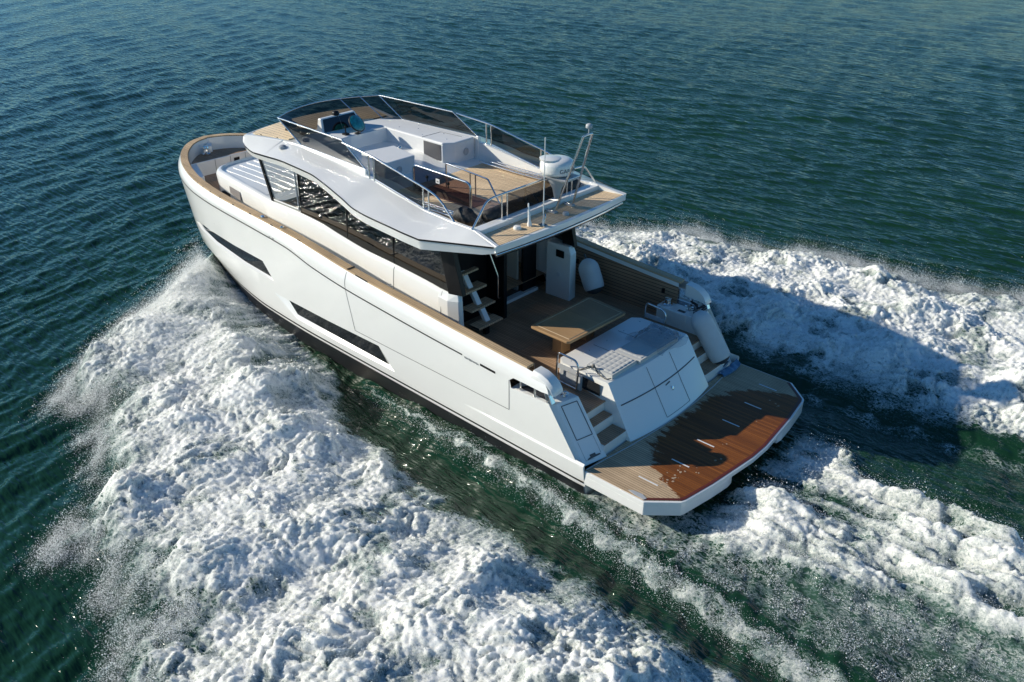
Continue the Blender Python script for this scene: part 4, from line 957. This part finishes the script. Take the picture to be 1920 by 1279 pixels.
# wave spectrum: short wind chop
rs = np.random.RandomState(5); WV = []
for k in range(96):
    lam = .20*(1.5/.20)**rs.rand() if k < 80 else 1.5*(3.2/1.5)**rs.rand(); th = (np.pi/2 if k % 2 else .35)+rs.normal(0, .32)
    WV.append((k % 2, lam, th, rs.rand()*6.283, rs.choice([.7, 1, 1.3])*.0048*lam**.86*(.55 if lam > 1.5 else 1)*rs.uniform(.5, 1.3)))
def waves(x, y, dx):
    h = np.zeros_like(x); wx = x+.5*perlin(x*.21, y*.21, 3); wy = y+.5*perlin(x*.23, y*.19, 4)
    wp = sstep(-16, 3, y+.35*x); wgt = (.10+1.1*wp, 1.2-1.0*wp)
    for kind, lam, th, ph, A in WV:
        fade = np.clip((lam/dx-2.2)/2.5, 0, 1)
        if fade.max() <= 0: continue
        s = np.sin(2*np.pi/lam*(wx*np.cos(th)+wy*np.sin(th))+ph)
        h += A*fade*wgt[kind]*(s+.25*s*s)
    return h*(1+.55*perlin(x*.11, y*.11, 9))

# interpolants of the wake plan (distance from the keel line, both sides alike)
def I(tab): xs_ = [a for a, b in tab][::-1]; ys_ = [b for a, b in tab][::-1]; return lambda x: np.interp(x, xs_, ys_)
W_in = I([(13.6, .75), (13.0, 1.15), (12, 1.6), (11, 1.75), (9.2, 2.0), (7.6, 2.15), (6.4, 2.40), (5.2, 3.0), (4.1, 3.42), (2.9, 3.7), (1.3, 3.85), (0, 3.6), (-2, 3.55), (-7, 3.9)])
W_out = I([(13.6, .8), (13.2, 1.2), (12.58, 1.75), (12, 2.7), (11.3, 3.75), (11, 4.6), (10.6, 5.4), (10.0, 6.3), (9.4, 6.9), (8.4, 6.8), (7.9, 6.75), (7, 7.45), (6, 7.7), (5.2, 8.5), (3.3, 8.95), (2.2, 9.35), (1.4, 9.7), (-2, 10.1), (-7, 10.8)])
S_out = I([(5.9, 2.5), (5.4, 2.60), (3.7, 2.80), (2.2, 2.88), (.4, 2.97), (-.6, 3.16), (-2.2, 3.32), (-4, 3.48), (-8, 3.95)])
H_top = I([(13.7, 0), (13.2, .30), (12.6, .50), (11.5, .64), (10, .64), (8.5, .56), (6.5, .48), (4, .40), (0, .34), (-7, .32)])
JET = np.array([(-1.2, -1.9), (-1.9, -2.05), (-2.6, -1.8), (-3.2, -1.4), (-3.8, -1.15), (-4.6, -1.1), (-6.2, -.9), (-8, -.8), (-8.2, 1.6), (-6.46, 1.35), (-5.64, 1.4), (-4.90, 1.5), (-3.9, 1.9), (-2.6, 2.1), (-1.7, 2.2), (-1.2, 2.2)])
def sdist(x, y, poly):
    d2 = np.full(np.shape(x), 1e9); n = len(poly)
    for i in range(n):
        a = poly[i]; b = poly[(i+1) % n]; ab = b-a
        t = np.clip(((x-a[0])*ab[0]+(y-a[1])*ab[1])/(ab@ab), 0, 1)
        d2 = np.minimum(d2, (x-a[0]-t*ab[0])**2+(y-a[1]-t*ab[1])**2)
    return np.where(inpoly(x, y, [tuple(p) for p in poly]), -1, 1)*np.sqrt(d2)

def wake(x, y):
    """foam density and height of the disturbed water"""
    n1 = perlin(x*.55, y*.55, 21); n2 = perlin(x*1.4, y*1.4, 22); n3 = perlin(x*3.4, y*3.4, 23)
    ed = .30*n1+.26*n2+.16*n3
    port = y > 0; ay = np.abs(y)
    wi, wo = W_in(x), W_out(x)
    rag = np.where(x > 9, .5, 1.0)
    # fingers on the outer edge
    fing = .50*perlin(x*1.1+4, ay*.18, 31)+.35*perlin(x*2.6, ay*.4, 32)
    t_in = (ay-wi+ed*.8*np.clip((13-x)/4, .15, 1))
    t_out = (wo-ay+(ed*.9+fing*.8)*np.clip((13.2-x)/2.5, .1, 1))
    off_ = 1.0*np.clip((4-x)/4, 0, 1); wi = np.where(port, wi, np.maximum(wi-off_, 2.5)); t_in = np.where(port, t_in, t_in+off_); soft_in = np.where(x > 9.5, .12, lerp(.45, np.where(port, .75, 1.7), np.clip((7-x)/3, 0, 1)))
    F = sstep(0, 1, t_in/soft_in)*(.38*sstep(-.40, .4, t_out)+.27*sstep(0, .9, t_out)+.35*sstep(.2, 1.7, t_out))*(x < 13.7)
    lace_in = sstep(0, 2.0, t_in)
    # thinner, lacier foam along the inner border well aft of the bow
    aft_ = np.clip((4.5-x)/5, 0, 1)
    AMP = np.clip(t_in/.9, .25, 1)*(.40+1.25*np.clip(.5+.75*perlin(x*.62, y*.62, 46)+.45*perlin(x*1.5, y*1.5, 47), 0, 1))
    F = F*(1-.55*aft_*(1-sstep(.2, 2.2, t_in)))
    hole = sstep(.10, .42, .62*perlin(x*.75, y*.75, 37)+.5*perlin(x*1.9, y*1.9, 38)+.3*perlin(x*4.4, y*4.4, 39))
    F = F*(1-.50*hole*np.clip((11-x)/3, 0, 1))
    F = np.where((~port), F*(1-.35*aft_*(1-sstep(.5, 3.2, t_in))), F)
    tts = np.clip((ay-wi)/np.maximum(wo-wi, .05), 0, 1)
    sheet = (1-sstep(.16, .50, tts+.25*n2))*sstep(4.2, 6.5, x)*(1-sstep(12.4, 13.2, x))*port
    stk = .5+.9*perlin(x*5.5+.8*y, y*.9-.4*x, 35)+.6*perlin(x*14+2*y, y*2.2, 36)
    F = F*(1-sheet*np.clip(.40-.42*(stk-.5), 0.0, .75))
    tt = np.clip((ay-wi)/np.maximum(wo-wi, .05), 0, 1)
    prof = sstep(0, .42, tt)*(1-.35*sstep(.45, .9, tt))*(1-sstep(.86, 1.03, tt))
    h = (H_top(x)*prof+np.interp(x, [8, 10.5, 12, 13.2], [0, .16, .30, .2])*(1-sstep(0, .5, tt)))*(x < 13.8)
    # thin sheet thrown up along the hull at the bow shoulder
    # hollow between the wash and the strip of broken water beside the hull
    so = S_out(x)
    hol = np.exp(-((ay-(wi+so)/2)/.42)**2)*np.clip((7-x)/3, 0, 1); h = h-.16*hol
    # strip of broken water along the hull
    wst = np.interp(x, [-8, -2, 2, 5.5], [.50, .40, .26, .08]); c = (so-ay+.16*n3+.10*n2)
    Sx = sstep(0, .10, c)*(1-sstep(wst*.8, wst*1.35, c))*sstep(5.9, 5.0, x)
    Sx = Sx*np.where(port, .44, .28)*(1+.5*n3); AMP = np.where(Sx > F, .30, AMP); F = np.maximum(F, Sx); h = h+.05*sstep(0, .25, c)*(1-sstep(.2, 1.2, c))*(x < 5.6)
    # second lacy strip hugging the hull and passing into the stern wash
    in2 = sstep(0, .3, c-wst)*(ay > 1.5)*(x < 4)
    L2 = in2*np.interp(x, [-8, -5, -2.5, -1.5, 0, 2.5, 4], [.27, .29, .34, .42, .46, .34, .0])*np.where(port, 1.0, .5)
    AMP = np.where(L2 > F, .28, AMP); F = np.maximum(F, L2)
    # stern wash
    sd = -sdist(x, y, JET)+.5*ed; J = sstep(-.15, .5, sd)
    mid = np.exp(-((y-(.15-.05*(x+2)))/.33)**2)*np.clip((x+4.6)/1.2, 0, 1)
    J = J*np.clip(.82+.55*perlin(x*.55, y*3.1, 48)+.3*perlin(x*1.2, y*7, 49), .3, 1)
    J = J*(1-.38*sstep(.08, .4, .6*perlin(x*.9, y*1.3, 44)+.5*perlin(x*2.2, y*2.6, 45)))*(1-.55*mid)*sstep(-1.45, -2.1, x)
    AMP = np.where(J > F, 1.15, AMP); F = np.maximum(F, J*.95); h = h+J*np.interp(x, [-8, -5.5, -3.6, -2.4, -1.5], [.34, .36, .34, .08, -.14])
    # pale green aerated fringe of the stern wash on the port quarter
    G = sstep(-1.3, .1, sd)*(y > 0)*sstep(-2.5, -4.5, x)
    F = np.maximum(F, .42*G*(1-J))
    # speckled dark water left of the stern wash on the starboard side
    F = np.maximum(F, np.where((y < -1.0) & (y > -3.6) & (x < -1.9), .20, 0)*sstep(-1.8, -2.6, x))
    # under the hull stay low
    inh = (x < 14) & (x > -.1) & (ay < np.interp(x, [-.1, 7, 9, 11, 12, 13, 14.2], [2.40, 2.38, 2.2, 1.8, 1.4, .9, .0])); h = np.where(inh, np.minimum(h, -.05), h)
    h = np.where((x < .1) & (x > -1.95) & (ay < 2.0), np.minimum(h, .02), h)
    return F, h, J, G, inh, AMP, sheet

def build_sea():
    dx = .029
    def axis(lo, hi, far_lo, far_hi):
        a = list(np.arange(lo, hi, dx)); 
        for sgn, lim in ((1, far_hi), (-1, far_lo)):
            p = a[-1] if sgn > 0 else a[0]; st = dx; out = []
            while (p-lim)*sgn < 0:
                st *= 1.0085 if st < .52 else 1.22
                p += sgn*st; out.append(p)
            a = a+out if sgn > 0 else out[::-1]+a
        return np.array(a)
    gx = axis(-7.4, 14.2, -400, 5000); gy_ = axis(-11.2, 11.2, -5000, 400)
    # drop the useless density behind and to port of the camera
    gx = np.concatenate([[-500, -60, -20], gx[gx > -9.5]]); yp = [11.3]; 
    while yp[-1] < 60: yp.append(yp[-1]+.05+.02*(yp[-1]-11.2))
    gy_ = np.concatenate([gy_[gy_ < 11.25], yp, [120, 500]])
    nx, ny = len(gx), len(gy_)
    X, Y = np.meshgrid(gx, gy_, indexing='ij')
    sx = np.gradient(gx)[:, None]; sy = np.gradient(gy_)[None, :]; SP = np.maximum(sx, sy)+0*X
    Z = waves(X, Y, SP)
    ix = (gx > -8.5) & (gx < 14.2); iy = (gy_ > -12) & (gy_ < 12); sub = np.ix_(ix, iy)
    x, y = X[sub], Y[sub]
    F, h, J, G, inh, AMP, SHT = wake(x, y)
    # foam relief: puffs heaped on puffs
    wx = x+.35*perlin(x*.9, y*.9, 41)+.12*perlin(x*2.7, y*2.7, 42); wy = y+.35*perlin(x*.9+9, y*.9, 43)+.12*perlin(x*2.7+5, y*2.7, 44)
    jw = sstep(0, .5, J); wx = wx*(1-.45*jw)
    puff = 0
    for sc, am, sd_ in ((1.0, .12, 51), (2.2, .10, 52), (4.6, .10, 53), (9.0, .065, 54)):
        puff = puff+am*np.sqrt(np.clip(1-np.minimum(worley(wx*sc, wy*sc, sd_), 1)**2*.95, 0, 1))
    bil = .05*np.abs(perlin(wx*5.2, wy*5.2, 61))+.026*np.abs(perlin(wx*11, wy*11, 62))+.014*np.abs(perlin(wx*22, wy*22, 63))
    big = .20*perlin(x*.42, y*.42, 71)+.17*perlin(x*.95, y*.95, 72)
    rel = (puff-.28)*.85+bil*1.5+big*1.0
    crest = np.clip((puff-.20)/.18, 0, 1)*.6+.4*np.clip(.5+1.2*perlin(wx*3.1, wy*3.1, 65)+.8*perlin(wx*7.3, wy*7.3, 66), 0, 1)  # high on puff tops, low in valleys; drives shade painted into foam colour
    dmask = sstep(.10, .80, F)
    # bow sheet is smoother, streaked outward
    smooth_ = sstep(9.5, 12.5, x)*(1-sstep(.25, .75, np.clip((np.abs(y)-W_in(x))/np.maximum(W_out(x)-W_in(x), .05), 0, 1)))
    amp = AMP*dmask*np.interp(x, [-7, 2, 8, 12, 13.5], [.95, 1.0, .95, .7, .4])*(1-.3*smooth_)
    hh = h+amp*rel+.05*F*np.abs(perlin(x*9, y*9, 81))+.02*sstep(.2, .7, F)*perlin(x*16, y*16, 82)
    hh = np.where(inh, np.minimum(hh, -.05), hh)
    near = (x < .1) & (x > -1.95) & (np.abs(y) < 2.5); hh = np.where(near, np.minimum(hh, .16), hh)
    # calm the wind chop under thick foam, and in the smooth hollow
    Zs = Z[sub]*(1-.8*dmask); Z[sub] = Zs+hh
    FO = np.zeros_like(Z); FO[sub] = F
    AE = np.zeros_like(Z); AE[sub] = np.clip(.30*G*(1-.3*J)+.35*sstep(.25, .8, F)+.75*SHT*sstep(.1, .4, F), 0, 1)
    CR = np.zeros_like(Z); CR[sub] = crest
    V = np.stack([X, Y, Z], -1).reshape(-1, 3).astype(np.float32)
    idx = np.arange(nx*ny).reshape(nx, ny)
    quads = np.stack([idx[:-1, :-1], idx[1:, :-1], idx[1:, 1:], idx[:-1, 1:]], -1).reshape(-1, 4)
    qf = FO.reshape(-1)[quads].max(1)
    def mk(name, sel, mat):
        q = quads[sel]; used, inv = np.unique(q, return_inverse=True); q = inv.reshape(-1, 4); v = V[used]
        me = bpy.data.meshes.new(name); me.vertices.add(len(v)); me.vertices.foreach_set('co', v.ravel())
        me.loops.add(q.size); me.loops.foreach_set('vertex_index', q.ravel().astype(np.int32))
        me.polygons.add(len(q)); me.polygons.foreach_set('loop_start', np.arange(0, q.size, 4, dtype=np.int32))
        me.update(); me.validate()
        for nm, arr in (('foam', FO), ('aerated', AE), ('relief_shade', CR)):
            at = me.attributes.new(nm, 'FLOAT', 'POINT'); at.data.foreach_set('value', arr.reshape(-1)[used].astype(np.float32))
        me.polygons.foreach_set('use_smooth', [True]*len(q)); me.materials.append(mat)
        o = bpy.data.objects.new(name, me); COL.objects.link(o); return o
    sea = mk('sea', qf <= .02, sea_m); sea['kind'] = 'structure'; sea['label'] = 'dark green sea ruffled by short wind waves'; sea['category'] = 'sea'
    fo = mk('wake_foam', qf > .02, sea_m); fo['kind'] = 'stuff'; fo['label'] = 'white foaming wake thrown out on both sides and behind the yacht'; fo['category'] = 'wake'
    return gx[ix], gy_[iy], F, Z[sub], J

def water_material():
    m = bpy.data.materials.new('sea_water_and_foam'); m.use_nodes = True
    n = m.node_tree.nodes; l = m.node_tree.links; b = n['Principled BSDF']; out = n['Material Output']
    def N(t, **kw):
        q = n.new(t)
        for k, v in kw.items(): setattr(q, k, v)
        return q
    def M(op, a, b_=None, c=None, clamp=False):
        q = N('ShaderNodeMath', operation=op, use_clamp=clamp)
        for k, vv in enumerate((a, b_, c)):
            if vv is None: continue
            if isinstance(vv, (int, float)): q.inputs[k].default_value = vv
            else: l.new(vv, q.inputs[k])
        return q.outputs[0]
    def SS(lo, hi, v):
        q = N('ShaderNodeMapRange', interpolation_type='SMOOTHSTEP'); q.inputs[1].default_value = lo; q.inputs[2].default_value = hi
        l.new(v, q.inputs[0]); return q.outputs[0]
    tc = N('ShaderNodeTexCoord'); co = tc.outputs['Object']
    def noise(scale, detail=5, rough=.6, vec=co, dist=0, stretch=None):
        q = N('ShaderNodeTexNoise'); q.inputs['Scale'].default_value = scale; q.inputs['Detail'].default_value = detail; q.inputs['Roughness'].default_value = rough; q.inputs['Distortion'].default_value = dist
        if stretch:
            mp = N('ShaderNodeMapping'); mp.inputs['Scale'].default_value = stretch[:3]; mp.inputs['Rotation'].default_value = (0, 0, stretch[3]); l.new(vec, mp.inputs[0]); vec = mp.outputs[0]
        l.new(vec, q.inputs['Vector']); return q.outputs[0]
    fa = N('ShaderNodeAttribute', attribute_name='foam').outputs['Fac']; ae = N('ShaderNodeAttribute', attribute_name='aerated').outputs['Fac']
    # lace of foam: thin strands where two noises cross their middle value
    def ridge(v, k): return M('SUBTRACT', 1, M('MULTIPLY', M('ABSOLUTE', M('SUBTRACT', v, .5)), k), clamp=True)
    r1 = ridge(noise(4.2, 9, .68, dist=.6, stretch=(.62, 1.2, 1, 0)), 7); r2 = ridge(noise(12, 7, .66, dist=.5, stretch=(.7, 1.15, 1, .2)), 6); nz = noise(21, 8, .75)
    lace = M('ADD', M('ADD', M('MULTIPLY', r1, .40), M('MULTIPLY', r2, .26)), M('MULTIPLY', nz, .42))
    fl = N('ShaderNodeMix', data_type='FLOAT'); l.new(SS(.30, .62, fa), fl.inputs[0]); l.new(M('ADD', M('MULTIPLY', r2, .46), M('MULTIPLY', nz, .58)), fl.inputs[2]); l.new(lace, fl.inputs[3]); lace = fl.outputs[0]
    # coverage: lace + density over a threshold
    cov = SS(.86, 1.12, M('ADD', lace, M('MULTIPLY', fa, 1.0)))
    cov = M('MULTIPLY', cov, SS(.02, .16, fa))
    # water body
    body = N('ShaderNodeMix', data_type='RGBA'); body.inputs[6].default_value = (.0075, .036, .0165, 1); body.inputs[7].default_value = (.11, .20, .16, 1); l.new(ae, body.inputs[0])
    pn = N('ShaderNodeMix', data_type='RGBA', blend_type='MULTIPLY'); pn.inputs[0].default_value = 1
    mr = N('ShaderNodeMapRange'); mr.inputs[3].default_value = .7; mr.inputs[4].default_value = 1.3; l.new(noise(.12, 3), mr.inputs[0])
    l.new(body.outputs[2], pn.inputs[6]); l.new(mr.outputs[0], pn.inputs[7]); l.new(pn.outputs[2], b.inputs['Base Color'])
    b.inputs['Roughness'].default_value = .05; b.inputs['IOR'].default_value = 1.333; b.inputs['Specular IOR Level'].default_value = .5
    sx_ = N('ShaderNodeSeparateXYZ'); l.new(co, sx_.inputs[0])
    side = SS(-16, 3, M('ADD', sx_.outputs[1], M('MULTIPLY', sx_.outputs[0], .35)))
    def rip(scale, rough, det):
        q = N('ShaderNodeMix', data_type='FLOAT'); l.new(side, q.inputs[0])
        l.new(noise(scale, det, rough, stretch=(.34, 1.5, 1, .12), dist=.35), q.inputs[2]); l.new(noise(scale, det, rough, stretch=(.40, 1.5, 1, 1.25), dist=.35), q.inputs[3]); return q.outputs[0]
    w1 = rip(3.6, .5, 1.6); w2 = rip(9.5, .5, 1.2)
    bp = N('ShaderNodeBump'); bp.inputs['Strength'].default_value = .75; bp.inputs['Distance'].default_value = .085
    l.new(M('ADD', M('MULTIPLY', w1, 1.15), M('MULTIPLY', w2, .42)), bp.inputs['Height']); l.new(bp.outputs[0], b.inputs['Normal'])
    # foam
    f = N('ShaderNodeBsdfPrincipled'); f.inputs['Roughness'].default_value = .75; f.inputs['Specular IOR Level'].default_value = .25; f.inputs['Subsurface Weight'].default_value = .8; f.inputs['Subsurface Radius'].default_value = (1, 1, 1); f.inputs['Subsurface Scale'].default_value = .06
    fc = N('ShaderNodeMix', data_type='RGBA'); fc.inputs[6].default_value = (.13, .20, .185, 1); fc.inputs[7].default_value = (.96, .95, .885, 1)  # grey-teal for sparse foam, and for shade painted into the valleys
    th = N('ShaderNodeAttribute', attribute_name='relief_shade').outputs['Fac']
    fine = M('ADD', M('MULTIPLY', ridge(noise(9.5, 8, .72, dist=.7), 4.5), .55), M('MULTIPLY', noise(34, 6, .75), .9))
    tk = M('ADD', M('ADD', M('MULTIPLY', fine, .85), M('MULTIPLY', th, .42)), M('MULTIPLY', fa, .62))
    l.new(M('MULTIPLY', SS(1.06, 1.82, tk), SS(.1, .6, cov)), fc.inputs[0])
    l.new(fc.outputs[2], f.inputs['Base Color'])
    fb_ = N('ShaderNodeBump'); fb_.inputs['Strength'].default_value = .6; fb_.inputs['Distance'].default_value = .035
    l.new(M('ADD', M('MULTIPLY', noise(11, 9, .72, dist=.5), 1.0), M('MULTIPLY', noise(42, 5, .7), .35)), fb_.inputs['Height']); l.new(fb_.outputs[0], f.inputs['Normal'])
    mx = N('ShaderNodeMixShader'); l.new(cov, mx.inputs[0]); l.new(b.outputs[0], mx.inputs[1]); l.new(f.outputs[0], mx.inputs[2]); l.new(mx.outputs[0], out.inputs[0])
    return m
sea_m = water_material()
GX, GY, FF, ZZ, JJ = build_sea()

def spray():
    rs = np.random.RandomState(17)
    pts = []; rad = []
    def cloud(n, fn):
        p, r_ = fn(n); pts.append(p); rad.append(r_)
    def ground(x, y):
        i = np.clip(np.searchsorted(GX, x), 0, len(GX)-1); j = np.clip(np.searchsorted(GY, y), 0, len(GY)-1)
        return ZZ[i, j], FF[i, j]
    # droplets over the outer edges of the bow wave
    gxx, gyy = np.meshgrid(GX, GY, indexing='ij')
    def edge(n, s, x0, x1, out, hmean):
        band = (FF > .06) & (FF < .42) & (gyy*s > W_in(gxx)+.55*(W_out(gxx)-W_in(gxx))) & (gxx > x0) & (gxx < x1)
        pr = band*np.clip(.55+.9*perlin(gxx*1.3, gyy*1.3, 91)+.8*perlin(gxx*4.1, gyy*4.1, 92), .06, 2); pr = (pr/pr.sum()).ravel()
        k = rs.choice(pr.size, n, p=pr); x = gxx.ravel()[k]; y = gyy.ravel()[k]
        d_ = rs.exponential(out, n); x = x+rs.normal(0, .03, n)-.25*d_+.4*d_*rs.normal(0, 1, n); y = y+s*d_+rs.normal(0, .03, n); z, f = ground(x, y)
        return np.stack([x, y, np.maximum(z, 0)+rs.exponential(hmean, n)*np.exp(-d_/(2*out))], -1), rs.gamma(1.2, .0017, n)+.0010
    cloud(190000, lambda n: edge(n, 1, -1, 13.0, .11, .10)); cloud(190000, lambda n: edge(n, -1, -6.5, 9, .12, .14))
    # bursting sheet at the bow shoulder
    def bow(n):
        x = 13.3-rs.gamma(2.0, .9, n); t = rs.beta(1.6, 1.3, n); y = lerp(W_in(x), W_out(x)+.25, t); z, f = ground(x, y)
        return np.stack([x, y*np.where(rs.rand(n) < .85, 1, -1), np.maximum(z, .05)+rs.exponential(.16, n)*np.sin(np.pi*np.clip(t*.9+.1, 0, 1))], -1), rs.gamma(1.4, .0016, n)+.0012
    cloud(150000, bow)
    # drops over all heaped foam
    def heaps(n):
        x = rs.uniform(-7, 13, n); s = np.where(rs.rand(n) < .65, 1, -1); y = s*lerp(W_in(x), W_out(x), rs.beta(2, 1.6, n)); z, f = ground(x, y)
        k = f > .5; return np.stack([x, y, z+rs.exponential(.045, n)-.01], -1)[k], (rs.gamma(1.3, .0019, n)+.0015)[k]
    cloud(320000, heaps)
    # broken strip by the hull, and the stern wash
    def strip(n):
        x = 5.4-12*rs.rand(n)**.8; y = S_out(x)+rs.normal(-.12, .16, n); z, f = ground(x, y)
        return np.stack([x, y, z+rs.exponential(.05, n)], -1), rs.gamma(1.6, .0015, n)+.001
    cloud(30000, strip)
    def patch(n):
        x = rs.uniform(-7, .5, n); y = rs.uniform(1.2, 3.3, n); z, f = ground(x, y); k = (f > .2) & (perlin(x*2.3, y*3.1, 97) > -.05)
        return np.stack([x, y, z+rs.exponential(.03, n)], -1)[k], (rs.gamma(1.4, .0021, n)+.0015)[k]
    cloud(60000, patch)
    def jet(n):
        x = -1.9-5*rs.rand(n); y = rs.uniform(-2, 2, n); z, f = ground(x, y); k = f > .55
        return np.stack([x, y, z+rs.exponential(.10, n)], -1)[k], (rs.gamma(1.4, .0019, n)+.0013)[k]
    cloud(50000, jet)
    p = np.concatenate(pts); R = np.concatenate(rad)
    hull_half = np.interp(p[:, 0], [-2, 0, 9, 10, 11, 12, 13, 14, 15.1], [2.55, 2.58, 2.48, 2.40, 2.30, 2.14, 1.86, 1.35, .2])
    k = (np.abs(p[:, 1]) > hull_half+.02) | (p[:, 0] < -2.0)
    p, R = p[k], R[k]*.68
    o = np.array([(1, 1, 1), (-1, -1, 1), (-1, 1, -1), (1, -1, -1)], float)*.8; tri = np.array([(0, 1, 3), (0, 2, 1), (0, 3, 2), (1, 2, 3)])
    st = np.stack([rs.uniform(.8, 1.5, len(p)), rs.uniform(.8, 1.5, len(p)), rs.uniform(.8, 1.3, len(p))], -1)
    V = (p[:, None, :]+o[None]*R[:, None, None]*st[:, None, :]).reshape(-1, 3).astype(np.float32)
    T = (tri[None]+4*np.arange(len(p))[:, None, None]).reshape(-1, 3)
    me = bpy.data.meshes.new('spray'); me.vertices.add(len(V)); me.vertices.foreach_set('co', V.ravel())
    me.loops.add(T.size); me.loops.foreach_set('vertex_index', T.ravel().astype(np.int32)); me.polygons.add(len(T)); me.polygons.foreach_set('loop_start', np.arange(0, T.size, 3, dtype=np.int32))
    me.update()
    me.materials.append(principled('spray_drops', (.86, .88, .88), .4))
    ob = bpy.data.objects.new('spray', me); COL.objects.link(ob); ob['kind'] = 'stuff'; ob['label'] = 'fine white spray flying above the edges of the wake'; ob['category'] = 'spray'
spray()
